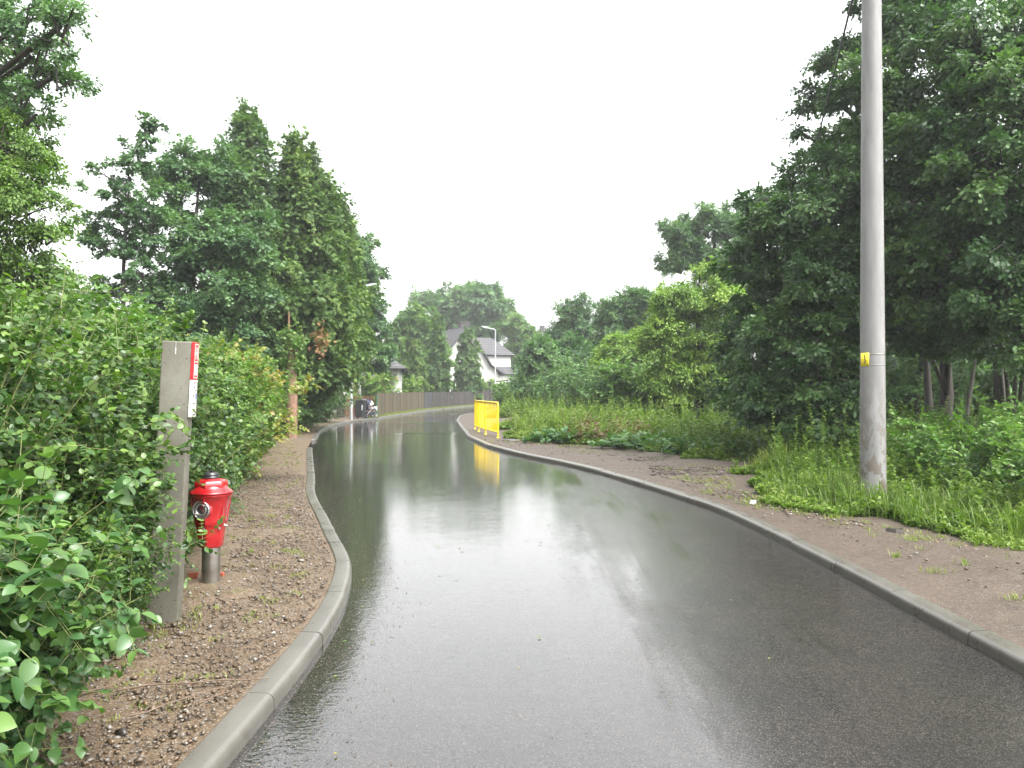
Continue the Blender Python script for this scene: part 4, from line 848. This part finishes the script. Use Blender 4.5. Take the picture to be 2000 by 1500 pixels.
make_tree('oak_tree', 'dark oak directly behind the concrete pole, filling the top of the picture', 'tree', b,
          blobs_px(b, [(1790, 40, 16, .7, 1.2, .8), (1830, -60, 17, 1.8, 1.6, 1.2), (1700, 180, 16, .9, 1.1, .8), (1800, 180, 16, 1.2, 1.3, .9), (1760, 320, 16, 1.2, 1.3, 1.0), (1850, 400, 15, 1.2, 1.2, 1.0), (1760, 480, 15.5, 1.1, 1.2, .9), (1840, 560, 15, 1.2, 1.2, .7), (1770, 640, 16, 1.0, 1.1, .5), (1860, 660, 16, .9, 1, .4)]),
          370, 250, 0.33, 0.088, T_OAK, M['oak_dark'], 52, trunk=[(0, 0, -.1), (.1, 0, 3), (-.2, -.4, 10)], tr=.19, group=GR, flat=.55)
b = (11.9, 18.8, 0)
make_tree('oak_tree', 'dark oak with a forked leaning trunk at the right edge of the picture', 'tree', b,
          blobs_px(b, [(1930, 60, 14, 1.2, 1.3, 1.0), (2010, 180, 13, 1.2, 1.3, 1.0), (1900, 250, 14, 1.1, 1.2, .8), (1980, 340, 13, 1.0, 1.1, .8), (1920, 470, 14, 1.1, 1.2, .8), (2020, 500, 13, 1.1, 1.2, .8), (1940, 600, 14, 1.0, 1.1, .6), (2020, 660, 13, 1.0, 1.1, .6), (2100, 300, 14, 1.5, 1.5, 2)]),
          350, 240, 0.33, 0.088, T_OAK, M['oak_dark'], 53, trunk=[(0, 0, -.1), (-.35, 0, 1.6), (-.5, 0, 3), (-1.3, -1.5, 9)], tr=.2, group=GR, flat=.55)
for k, (px, Y, lean, tr, lb) in enumerate(((1822, 19.5, -.25, .13, 'thin dark trunk just right of the concrete pole under the oaks'), (1788, 22.5, .2, .10, 'thinnest dark trunk seen beside the concrete pole'), (1880, 21, .5, .07, 'slanting sapling trunk between the thicker trunks on the right'))):
    b = ((px - 1000) / F * Y, Y, 0)
    make_tree('young_oak_tree', lb, 'tree', b, [(lean * 2, 0, 5.0, 1.5, 1.5, 1.0), (lean, .5, 4.0, 1.4, 1.4, .7), (lean * 3, 0, 6.6, 1.4, 1.4, 1.0)], 110, 120, .42, .13, T_OAK, M['oak_dark'], 60 + k, trunk=[(0, 0, -.1), (lean * .6, 0, 2.2), (lean * 3, 0, 6.5)], tr=tr, group=GR)

# ------------------------------------------------------------------ shrubs
SH = 'shrubs of the left hedge'
sa = make_shrub('snowberry_shrub', 'snowberry bush spilling onto the gravel in front of the concrete post', 'shrub', (-2.72, 4.55, .05), 1.45, .72, 62, 20, 10, .046, T_SNOW, M['snowberry'], 71, (.12, -.1), group=SH, stemr=.005, twl=.30)
sb = make_shrub('snowberry_shrub', 'tall snowberry bush at the left edge of the picture nearer than the concrete post', 'shrub', (-2.95, 3.75, .05), 2.05, .8, 60, 26, 10, .045, T_SNOW, M['snowberry'], 72, (.1, 0), group=SH, stemr=.006, twl=.33)
scn = make_shrub('dogwood_shrub', 'large-leaved bush in the lower left corner of the picture', 'shrub', (-2.18, 2.72, .05), 1.0, .55, 34, 15, 6, .068, T_BIG, M['dogwood'], 73, (.15, -.05), group=SH, stemr=.006, twl=.32)
def cs(src, loc, rz, sc, lb): return copy_tree(src, (loc[0], loc[1], .05), R(rz), sc, lb)
cs(sb, (-3.35, 5.0), 100, 1.12, 'snowberry bush directly behind and left of the concrete post')
cs(sb, (-3.1, 6.1), 210, 1.06, 'snowberry bush right behind the concrete post, with tall bright shoots')
cs(sb, (-3.6, 7.2), 320, 1.08, 'snowberry bush behind the red hydrant')
cs(sb, (-4.5, 6.2), 20, 1.25, 'tall snowberry bush in the second row, its shoots against the sky left of the post')
cs(sb, (-4.2, 4.7), 150, 1.25, 'tall snowberry bush in the second row at the left edge of the picture')
cs(sb, (-3.9, 8.5), 60, 1.04, 'snowberry bush just beyond the hydrant')
cs(sa, (-3.35, 7.3), 170, .85, 'low snowberry bush at the foot of the hydrant side of the hedge')
cs(sa, (-3.9, 9.9), 250, 1.1, 'low snowberry bush on the verge a few steps beyond the hydrant')
cs(sb, (-5.3, 8.2), 270, 1.2, 'snowberry bush of the second row, beyond the post')
cs(scn, (-1.98, 2.62), 250, .9, 'large-leaved bush low on the gravel at the lower left corner')
cs(scn, (-2.2, 3.1), 20, .8, 'small large-leaved bush beside the longest twig')
cs(scn, (-2.62, 3.35), 200, 1.1, 'large-leaved bush on the left edge beside the gravel, second from the corner')
cs(scn, (-2.2, 2.3), 90, 1.2, 'large-leaved bush on the left edge nearest to the camera')
cs(sa, (-2.68, 4.85), 300, .85, 'snowberry bush whose leaves overlap the lower left of the concrete post')
cs(sa, (-2.42, 4.6), 45, .48, 'small snowberry sprout in front of the foot of the concrete post')
cs(sa, (-2.45, 3.95), 140, .62, 'small low snowberry sprout at the hedge foot near the fallen twigs')
sd = make_shrub('field_maple_shrub', 'yellow-green maple bush with reddish tips in the middle of the left hedge', 'shrub', (-5.1, 13.5, .05), 2.35, 1.2, 60, 24, 8, .085, T_MAPLE, M['yellowish'], 74, (.2, 0), group=SH, twl=.4, stemr=.008)
se = make_shrub('privet_shrub', 'green bush of the left hedge just before the maple bush', 'shrub', (-4.55, 10.9, .05), 2.1, 1.0, 62, 24, 10, .062, T_OVAL, M['bush_mid'], 75, (.1, 0), group=SH, twl=.38, stemr=.007)
cs(se, (-5.0, 12.4), 100, 1.0, 'green bush wedged between the privet and the maple bush of the left hedge')
cs(se, (-6.3, 12.0), 200, 1.25, 'taller green bush behind the maple bush')
cs(se, (-5.7, 15.6), 40, 1.05, 'green bush beyond the maple bush on the left verge')
cs(sd, (-6.6, 16.8), 160, 1.0, 'second yellow-tinged maple bush, near the broken trunk')
cs(se, (-6.2, 18.3), 300, .95, 'green bush at the foot of the broken trunk')
cs(se, (-6.95, 20.8), 20, .9, 'green bush at the mouth of the driveway on the left')
cs(se, (-8.4, 19.5), 80, 1.4, 'big green bush behind the broken trunk, below the evergreens')
cs(se, (-6.5, 10.0), 330, 1.35, 'tall green bush of the back row beyond the hydrant')
cs(se, (-8.0, 14.0), 130, 1.4, 'tall green bush of the back row left of the maple bush')
sf = make_shrub('hedge_shrub', 'dark bush beyond the driveway under the evergreens', 'shrub', (-8.2, 28.5, .05), 2.1, 1.5, 60, 24, 8, .10, T_OVAL, M['oak'], 76, group=SH, twl=.5, stemr=.01)
cs(sf, (-8.7, 32), 90, 1.05, 'dark bush left of the bend, second beyond the driveway'); cs(sf, (-8.95, 36.3), 200, 1.0, 'dark bush just left of the black bin and lamp'); cs(sf, (-7.9, 25.9), 260, .75, 'low dark bush next to the driveway kerb')
cs(sf, (-11, 30), 40, 1.3, 'big dark bush behind the verge bushes under the evergreens')
cs(sf, (-11.3, 23), 70, 1.7, 'big dark bush under the dense round maple'); cs(sf, (-12.5, 19.5), 170, 1.9, 'big dark bush under the slender maple'); cs(sf, (-9.5, 16.0), 230, 1.6, 'big dark bush left of the second maple bush'); cs(sf, (-11, 14.5), 10, 1.9, 'big dark bush under the light yellow-green tree')
sg = make_shrub('rhododendron_shrub', 'bright lime-green bush rising behind the brown plank fence', 'shrub', (-9.0, 51, .05), 2.75, 1.7, 60, 20, 8, .16, T_OVAL, M['bush_bright'], 77, twl=.55, stemr=.012)
cs(sg, (-8.6, 58.5), 90, .9, 'bright bush behind the middle of the brown plank fence'); cs(sg, (-7.3, 69), 200, .8, 'bright bush behind the dark plank fence below the conifers'); cs(sg, (-2.2, 84), 100, .95, 'green bush beside the pale house below the small canopy')
sh_ = make_shrub('elder_shrub', 'leafy bush at the foot of the far lamp, right of the yellow railing', 'shrub', (.3, 55.5, .05), 1.9, 1.6, 60, 20, 8, .15, T_OVAL, M['bush_mid'], 78, twl=.5, stemr=.01)
cs(sh_, (2.0, 52), 90, .9, 'leafy bush between the railing and the dark bushy tree'); cs(sh_, (.1, 49.0), 200, .72, 'low leafy bush just right of the yellow railing')
# bright undergrowth behind the trunks on the right
cs(sh_, (14.5, 25.5), 20, 1.0, 'bright bush seen behind the trunks just right of the concrete pole'); cs(sh_, (17, 27), 140, 1.1, 'bright bush seen behind the trunks at the right edge'); cs(sh_, (11.5, 27), 250, .9, 'bright bush behind the oak left of the concrete pole')
cs(sf, (3.6, 34.5), 20, 1.25, 'dark bush nearest the side path in the row closing the weeds on the right'); cs(sh_, (5.6, 33), 120, 1.45, 'lighter bush in the row closing the weeds, below the low rounded tree'); cs(sf, (7.6, 31.5), 220, 1.35, 'dark bush in the row closing the weeds, below the tall yellow-green tree')
cs(sh_, (9.6, 29), 310, 1.2, 'lighter bush in the row closing the weeds, beside the dark oak boughs'); cs(sf, (3.6, 43), 80, 1.6, 'dark bush in front of the dense bushy tree at the far end of the weeds'); cs(sf, (1.9, 47), 150, 1.2, 'dark bush beside the far leafy bushes right of the railing')
cs(sf, (12.6, 23.2), 60, 1.35, 'dark bush added to deepen the shade behind the trunks right of the concrete pole'); cs(sf, (15.4, 23.5), 190, 1.5, 'dark bush added to deepen the shade behind the trunks at the right edge'); cs(sf, (10.2, 23.5), 290, 1.2, 'dark bush added to deepen the shade left of the trunks')  # bushes added to darken the gaps behind the trunks
sj = make_shrub('nettle_shrub', 'leafy green bush at the right edge of the picture beside the dirt strip', 'shrub', (6.6, 9.3, .05), 1.05, 1.0, 70, 16, 8, .062, T_OVAL, M['bush_mid'], 79, twl=.25, stemr=.004, group='low bushes right of the pole')
cs(sj, (6.4, 11.2), 90, 1.15, 'leafy green bush just right of the foot of the concrete pole'); cs(sj, (8.4, 11.5), 200, 1.3, 'leafy bush behind the right edge bush under the trunks'); cs(sj, (8.0, 13.6), 300, 1.2, 'leafy bush in the shade behind the pole foot')

# ------------------------------------------------------------------ weeds, grass, gravel
GK = [(-2, 7), (5, 6.2), (6.6, 5.6), (7.6, 4.7), (8.3, 4.3), (9, 4.05), (10.5, 3.45), (12.8, 3.5), (14.5, 4.0), (16.3, 4.1), (18.5, 3.5), (20.4, 2.6), (21.9, 1.4), (23.2, .2), (25, -.1), (30, -.6), (34, -.9), (42, -1.4), (50, -1.1), (58, -.2), (66, 3), (75, 11), (90, 26)]
XG = lambda y: np.interp(y, [k[0] for k in GK], [k[1] for k in GK])
def blades(g, P, hgt, wd, v, bend=.5):
    n = len(P); a = g.random(n) * 2 * math.pi; dr = np.stack([np.cos(a), np.sin(a), np.zeros(n)], 1); sd_ = np.stack([-np.sin(a), np.cos(a), np.zeros(n)], 1)
    be = bend * g.random(n) * hgt; V = np.zeros((n, 7, 3))
    for k, (t, wk) in enumerate(((0, 1), (.4, .85), (.75, .55))):
        c = P + dr * (be * t * t)[:, None] + np.array([0, 0, 1.]) * (hgt * t * (1 - .12 * t))[:, None]
        V[:, 2 * k] = c - sd_ * (wd * wk)[:, None]; V[:, 2 * k + 1] = c + sd_ * (wd * wk)[:, None]
    V[:, 6] = P + dr * be[:, None] * 1.1 + np.array([0, 0, 1.]) * (hgt * .84)[:, None]
    k = (np.arange(n) * 7)[:, None]; q = np.concatenate([k + np.array([[0, 1, 3, 2]]), k + np.array([[2, 3, 5, 4]])]); t3 = k + np.array([[4, 5, 6]])
    return V.reshape(-1, 3), q, t3, np.concatenate([v, v]), v
def grass_obj(name, label, P, hgt, wd, v, mat, g, bend=.5):
    V, q, t3, vq, vt = blades(g, P, hgt, wd, v, bend)
    o = np_mesh(name, V, [t3, q], mat, var=np.concatenate([vt, vq])); tag(o, label, 'grass', kind='stuff'); return o
g = np.random.default_rng(100)
def weedpts(n, y0, y1, far, pw=1.0, gapf=.0):
    y = y0 + (y1 - y0) * g.random(n) ** pw; w_ = far * (.35 + .65 * np.clip(y / 25, .3, 1)); x = XG(y) + w_ * g.random(n) ** 1.2
    keep = ~((y > 31.5) & (y < 41.5) & (x < XG(y) + 2.6)); keep &= (vn(x * .55 + 31, y * .55) > .22); keep &= (vn(x * .9, y * .9) > gapf * (1 - np.clip((x - XG(y)) / 1.5, 0, 1))); x += (vn(x * 1.7, y * 1.7) - .5) * .7
    return np.stack([x[keep], y[keep], np.full(keep.sum(), .07)], 1)
P = weedpts(60000, 6.3, 60, 9, 1.25, .45); e = P[:, 0] - XG(P[:, 1])
hg = (.10 + .72 * np.clip(e / .9, 0, 1) * vn(P[:, 0] * .8 + 4, P[:, 1] * .8)) * np.where(P[:, 1] < 14.5, .72, .9) * (.6 + .8 * g.random(len(P))) * np.where(P[:, 1] > 14, 1.35, 1.15)
grass_obj('tall_grass', 'tall bright green grass between the dirt strip and the right-hand trees', P, hg, .0035 + .0009 * np.maximum(P[:, 1] / 3, 1), np.clip(-.1 + .85 * vn(P[:, 0] * .6, P[:, 1] * .6) + .35 * g.random(len(P)), 0, 1), M['grass'], g, .7)
def herbs(name, label, P, hgt, nl, ls, mat, T, seed):
    g = np.random.default_rng(seed); n = len(P); li = np.repeat(np.arange(n), nl); t = (np.tile(np.arange(nl), n) + 1) / nl
    ln = g.normal(size=(n, 2)) * .12 * hgt[:, None]; b_ = P[li].copy(); b_[:, :2] += ln[li] * t[:, None]; b_[:, 2] += hgt[li] * (.15 + .85 * t)
    a = g.random(len(li)) * 2 * math.pi; D = np.stack([np.cos(a), np.sin(a), .15 + .5 * t], 1); N = np.array([0, 0, 1.]) + g.normal(size=D.shape) * .35
    s = ls * (1.25 - .75 * t) * (.7 + .6 * g.random(len(li))) * (np.maximum(P[:, 1], 10) / 12)[li] ** .45
    A = P; B = P.copy(); B[:, :2] += ln; B[:, 2] += hgt; SV, SF = segs(A, B, np.full(n, .004), np.full(n, .0015), 3)
    V, Fa, v = leaves(b_, D, N, s, T, np.clip(-.05 + .45 * vn(P[:, 0] * .8 + 20, P[:, 1] * .8)[li] + .3 * g.random(n)[li] + .45 * t * g.random(len(li)), 0, 1))
    V = np.concatenate([V, SV]); F2 = np.concatenate([Fa, SF + len(V) - len(SV)]); v = np.concatenate([v, np.full(len(SF), .6)])
    return tag(np_mesh(name, V, [F2], mat, var=v), label, 'weeds', kind='stuff')
P = weedpts(9500, 8, 58, 9, 1.1, .5); e = P[:, 0] - XG(P[:, 1]); kp = (e > -.1) & ~((P[:, 1] < 13.5) & (P[:, 0] < 5.6) & (g.random(len(P)) < .35)); P = P[kp]; e = e[kp]
hg = (.16 + 1.15 * np.clip(e / 1.3, 0, 1) * (.12 + .80 * vn(P[:, 0] * .7 + 9, P[:, 1] * .7))) * np.where(P[:, 1] < 14.5, .55, .95) * (.5 + .6 * g.random(len(P)))
herbs('tall_weeds', 'dense leafy weeds and nettles in front of the right-hand trees', P, hg, 14, .10, M['weed'], T_OVAL, 101)
P = weedpts(1500, 13, 58, 8, 1.0, .5); e = P[:, 0] - XG(P[:, 1]); P = P[e > .8]; herbs('tall_weeds', 'tall leafy stems sticking up above the other weeds on the right', P, .75 + .6 * g.random(len(P)), 20, .085, M['weed'], T_OVAL, 108)
P = weedpts(9000, 6.5, 30, 1.2, 1.2, .5); herbs('low_weeds', 'low creeping weeds along the edge of the dirt strip', P, .03 + .09 * g.random(len(P)), 6, .05, M['weed'], T_OVAL, 102)
n = 60; c_ = np.array([(1.9, 21.8), (2.6, 21.4), (4.6, 22.5), (3.4, 21.0), (2.1, 24)])[g.integers(0, 5, n)]; P = np.stack([c_[:, 0] + g.normal(size=n) * .35, c_[:, 1] + g.normal(size=n) * .4, np.full(n, .1)], 1); herbs('withered_weeds', 'reddish brown withered weeds among the green ones at mid distance', P, .4 + .5 * g.random(n), 10, .11, leafmat('withered_leaf', (.09, .06, .03), (.15, .10, .05), (.20, .17, .06), .6, .3), T_OVAL, 106)
n = 260; c_ = np.array([(1.6, 22.4), (3.2, 20.4), (4.6, 18.4), (3.9, 19.5), (5.0, 17.5)])[g.integers(0, 5, n)]; P = np.stack([c_[:, 0] + g.normal(size=n) * .5, c_[:, 1] + g.normal(size=n) * .35, np.full(n, .1)], 1); herbs('broad_weeds', 'low patches of broad dark green leaves at the front of the weeds', P, .12 + .3 * g.random(n), 7, .17, M['oak'], T_ROUND, 107)
# far weeds across the back on the right
n = 14000; y = 24 + 30 * g.random(n); x = 4 + (y * .9) * g.random(n); P = np.stack([x, y, np.full(n, .07)], 1); herbs('undergrowth', 'green undergrowth beneath and behind the right-hand trees', P, .25 + .8 * g.random(n) * vn(x * .4, y * .4), 9, .12, M['weed'], T_OVAL, 103)
n = 5000; y = 9 + 16 * g.random(n); x = 5.2 + (y * .8) * g.random(n); P = np.stack([x, y, np.full(n, .07)], 1); herbs('shade_weeds', 'sparse leafy weeds on the ground around the trunks on the right', P, .08 + .28 * g.random(n) * vn(x * .6, y * .6), 8, .08, M['weed'], T_OVAL, 104)
# tufts on the verges
def tufts(n, fn, r_, per, hmax, seed, name, label, wd=.003):
    g = np.random.default_rng(seed); c = np.array([fn(g) for _ in range(n)]); i = np.repeat(np.arange(n), per); rr = r_ * (.4 + g.random(n))
    P = np.stack([c[i, 0] + g.normal(size=len(i)) * rr[i] * .6, c[i, 1] + g.normal(size=len(i)) * rr[i] * .6, np.full(len(i), .06)], 1)
    return grass_obj(name, label, P, hmax * (.3 + .7 * g.random(len(i))), np.full(len(i), wd), .4 + .6 * g.random(len(i)), M['grass'], g, 1.2)
def lv(g): y = 2.2 + 20 * g.random() ** 1.7; e = float(XL(y)) - .2; return (e - (.1 + 1.2 * g.random() ** .8), y)
tufts(300, lv, .06, 24, .05, 5, 'verge_grass', 'small tufts of bright grass scattered on the gravel verge by the left kerb')
def rv(g): y = 3.5 + 20 * g.random() ** 1.4; a_, b_ = float(XR(y)) + .25, float(XG(y)); return (b_ - (b_ - a_) * abs(g.normal()) * .33, y)
tufts(260, rv, .10, 34, .09, 6, 'verge_grass', 'small tufts of grass scattered on the dirt strip right of the road')
def fv(g): y = 42 + 34 * g.random(); return (float(XL(y)) - .18 - .45 * g.random(), y)
tufts(300, fv, .12, 18, .16, 7, 'verge_grass', 'strip of grass along the foot of the plank fences', .008)
def hv(g): y = 3.0 + 19 * g.random() ** 1.2; return (float(np.interp(y, [3, 4.3, 5.2, 8, 10.8, 20.7, 25], [-1.95, -2.2, -2.35, -3.0, -3.8, -6.2, -7])) - .1 - .5 * g.random(), y)
P = np.array([(*hv(g), .06) for _ in range(1500)]); herbs('hedge_weeds', 'low leafy weeds along the foot of the left hedge', P, .05 + .2 * g.random(len(P)), 8, .04, M['weed'], T_ROUND, 105)
# stones
def stones(name, label, P, s, mat, seed):
    g = np.random.default_rng(seed); t = np.array([(1, 0, 0), (-1, 0, 0), (0, 1, 0), (0, -1, 0), (0, 0, 1), (0, 0, -1), (.62, .62, .3), (-.62, .6, -.2), (.6, -.6, -.1), (-.6, -.62, .35)], float)
    f = np.array([(0, 6, 4), (6, 2, 4), (2, 7, 4), (7, 1, 4), (1, 9, 4), (9, 3, 4), (3, 8, 4), (8, 0, 4), (6, 0, 5), (2, 6, 5), (7, 2, 5), (1, 7, 5), (9, 1, 5), (3, 9, 5), (8, 3, 5), (0, 8, 5)])
    n = len(P); V = t[None] * (.6 + .7 * g.random((n, 10, 1))); a = g.random(n) * 6.28; ca, sa_ = np.cos(a)[:, None], np.sin(a)[:, None]
    V = V * (s[:, None] * np.stack([.8 + .5 * g.random(n), .6 + .3 * g.random(n), .3 + .35 * g.random(n)], 1))[:, None, :]
    V = np.stack([V[..., 0] * ca - V[..., 1] * sa_, V[..., 0] * sa_ + V[..., 1] * ca, V[..., 2]], -1) + P[:, None]
    Fa = (f[None] + (np.arange(n) * 10)[:, None, None]).reshape(-1, 3)
    return tag(np_mesh(name, V.reshape(-1, 3), [Fa], mat, var=np.repeat(g.random(n), 16)), label, 'stones', kind='stuff')
m = NM('mixed_stone'); a = m.n('ShaderNodeAttribute', attribute_name='v'); m.set(Base_Color=m.mix(m.ramp(m.noise(40, 4), [(.3, 0.), (.7, .5)]), m.ramp(a.outputs['Fac'], [(0., (.03, .026, .023)), (.2, (.075, .05, .03)), (.6, (.12, .075, .038)), (.85, (.13, .115, .095)), (1., (.25, .235, .21))]), (.06, .05, .04)), Roughness=.38); M['stone'] = m.m
g = np.random.default_rng(200)
n = 60000; y = 2.2 + 12 * g.random(n) ** 1.9; e = XL(y) - .17; x = e - (1.9 * g.random(n)); s_ = .0025 + .012 * g.random(n) ** 5; s_ *= 1 + .05 * y
stones('gravel', 'brown and grey gravel covering the left verge around the hydrant', np.stack([x, y, .073 + .3 * s_ + .012 * (vn(x * 1.3, y * 1.3) - .5)], 1), s_, M['stone'], 201)
n = 900; y = 2.3 + 18 * g.random(n) ** 1.3; x = XL(y) - .25 - 1.4 * g.random(n); stones('rubble', 'larger flat stones lying on the left gravel verge', np.stack([x, y, np.full(n, .085)], 1), .012 + .02 * g.random(n) ** 2, M['stone'], 202)
n = 5000; y = 4 + 20 * g.random(n); w_ = XG(y) - XR(y) - .2; x = XR(y) + .2 + w_ * np.clip(1 - .35 * np.abs(g.normal(size=n)), .05, 1.1); s_ = (.004 + .02 * g.random(n) ** 5) * (1 + .04 * y)
stones('rubble', 'stones and clods strewn on the dirt strip right of the road', np.stack([x, y, np.full(n, .078) + .3 * s_], 1), s_, M['stone'], 203)
n = 1500; y = 14 + 4.5 * g.random(n); x = XG(y) - 1.6 * g.random(n) ** 1.3 + .2; stones('clods', 'dark clods of earth piled before the weeds at mid distance on the right', np.stack([x, y, np.full(n, .09)], 1), .015 + .035 * g.random(n) ** 2, plain('dark_earth', (.05, .038, .03), .6, 0, .4, 20), 204)
n = 9000; y = 2.2 + 16 * g.random(n) ** 1.5; x = XL(y) + .02 + .32 * np.abs(g.normal(size=n)) * (.5 + vn(y * .8, y * 0)); s_ = .0015 + .005 * g.random(n) ** 4
stones('grit', 'wet grit and small stones washed along the left gutter of the road', np.stack([x, y, .006 + 0 * x], 1), s_, M['stone'], 206)
n = 2600; y = 2.2 + 26 * g.random(n) ** 1.3; x = XL(y) + .1 + (XR(y) - XL(y) - .2) * g.random(n); s_ = .0018 + .004 * g.random(n) ** 5
stones('grit', 'loose grit scattered over the wet road', np.stack([x, y, .007 + 0 * x], 1), s_, M['stone'], 207)
n = 45; y = 2.4 + 22 * g.random(n) ** 1.2; x = XL(y) + .1 + (XR(y) - XL(y) - .2) * np.where(g.random(n) < .6, g.random(n) ** 3, 1 - g.random(n) ** 3)
P = np.stack([x, y, np.full(n, .012)], 1); o = leaf_mesh('fallen_leaves', [leaves(P, g.normal(size=(n, 3)) * [1, 1, .05], g.normal(size=(n, 3)) * .12 + [0, 0, 1], .015 + .02 * g.random(n), T_OVAL, g.random(n))], M['yellowish']); tag(o, 'small fallen leaves stuck to the wet road along the kerbs', 'leaves', kind='stuff')
# fallen twigs
tw = [((230, 1345), (520, 1325), .008, 'long dark twig lying across the gravel at the foot of the left hedge'), ((250, 1400), (480, 1330), .006, 'curved thin twig on the gravel, nearest to the camera'), ((390, 1372), (455, 1345), .006, 'short twig between the two longer twigs'), ((430, 1240), (475, 1330), .005, 'pale dry stalk lying towards the left kerb'),
      ((130, 1362), (225, 1335), .010, 'light brown stick under the lower left bushes')]
for (a0, a1), (b0, b1), r_, lb in tw:
    A_ = Vector((*up(a0, a1, .1), .10)); B_ = Vector((*up(b0, b1, .1), .095)); g_ = random.Random(a0); mb = MB(); L = (B_ - A_).length
    mb.tube([A_.lerp(B_, t) + Vector((g_.uniform(-.03, .03), g_.uniform(-.04, .04), .015 * math.sin(t * 3.1))) * min(1, L) for t in [i / 6 for i in range(7)]], [r_ * (1.1 - .1 * i) * .7 for i in range(7)], 6)
    mb.tube([A_.lerp(B_, .5), A_.lerp(B_, .62) + Vector((.03, .10, .03)) * L * 1.2], [r_ * .45, r_ * .2], 5)
    o = mb.build('fallen_twig', M['twig_brown']); tag(o, lb, 'twig', 'twigs on the left verge')
# pale litter by the dirt strip
M['litter'] = plain('pale_litter', (.62, .62, .60), .5)
for k, (px, py, sz, lb) in enumerate(((1470, 981, .05, 'crumpled white scrap at the edge of the grass, left of the concrete pole'), (1748, 1037, .12, 'pale flat stone in the grass edge before the concrete pole'), (998, 860, .30, 'pale flat slab lying at the near foot of the yellow railing'))):
    x_, y_ = up(px, py, .09); g_ = random.Random(k); mb = MB(); n = 7; bt = []; tp = []
    for i in range(n): a = i * 6.283 / n; r_ = sz * g_.uniform(.6, 1.1); bt.append((r_ * math.cos(a), r_ * .6 * math.sin(a), -.02)); tp.append((r_ * .8 * math.cos(a), r_ * .5 * math.sin(a), g_.uniform(.02, .035)))
    loft(mb, [bt, tp], False); o = mb.build('litter_scrap' if k < 1 else 'flat_stone', M['litter'] if k < 1 else M['stone']); o.location = (x_, y_, .09); tag(o, lb, 'litter' if k < 1 else 'stone')

# ------------------------------------------------------------------ woods beyond
def woods(name, label, n, nl, fn, cr, size, mat, seed):
    g = np.random.default_rng(seed); Cc = np.array([fn(g) for _ in range(n)]); ci = np.repeat(np.arange(n), nl); m_ = n * nl
    off = nrm(g.normal(size=(m_, 3))) * (g.random((m_, 1)) ** .5) * cr; off[:, 2] *= .7; P = Cc[ci] + off
    o = leaf_mesh(name, [leaves(P, nrm(off) + g.normal(size=(m_, 3)) * .4 + [0, 0, -.3], g.normal(size=(m_, 3)) * .5 + [0, 0, .8], size * (.7 + .6 * g.random(m_)), T_TRI3, np.clip(.2 * g.random(n)[ci] + .2 + .4 * g.random(m_), 0, 1))], mat)
    return tag(o, label, 'woodland', kind='stuff')
def wr(g): a = g.random(); x = 8 + 62 * a; y = 58 + 14 * g.random() - 22 * max(0, a - .15); return (x, y, .3 + 9.5 * g.random() * (.62 + .38 * math.sin(x * .7) * math.sin(x * .23)))
woods('woodland', 'dark continuous wood closing the view behind the right-hand trees', 900, 60, wr, 1.3, .5, M['oak_dark'], 301)
def wl(g): x = -14 - 50 * g.random(); return (x, 33 + 12 * g.random() + .1 * x, .3 + 5.5 * g.random() * (.7 + .3 * math.sin(x * .6)))
woods('woodland', 'dark wood closing the view behind the left-hand hedge', 500, 60, wl, 1.2, .42, M['oak_dark'], 302)
def wf(g): x = -22 + 60 * g.random(); return (x, 128 + 10 * g.random(), .3 + 7 * g.random() * (.7 + .3 * math.sin(x * .4)))
woods('woodland', 'far wood behind the houses at the end of the road', 420, 50, wf, 2.2, .9, M['oak'], 303)

# ------------------------------------------------------------------ rain haze
m = bpy.data.materials.new('rain_haze'); m.use_nodes = True; t = m.node_tree; t.nodes.remove(t.nodes['Principled BSDF'])
pv = t.nodes.new('ShaderNodeVolumePrincipled'); pv.inputs['Color'].default_value = (.93, .95, .97, 1); pv.inputs['Density'].default_value = .0010; pv.inputs['Anisotropy'].default_value = .3
t.links.new(pv.outputs[0], t.nodes['Material Output'].inputs['Volume'])
mb = MB(); mb.box(-262, 262, -62, 362, -1.2, 24); o = mb.build('haze', m); o['kind'] = 'stuff'
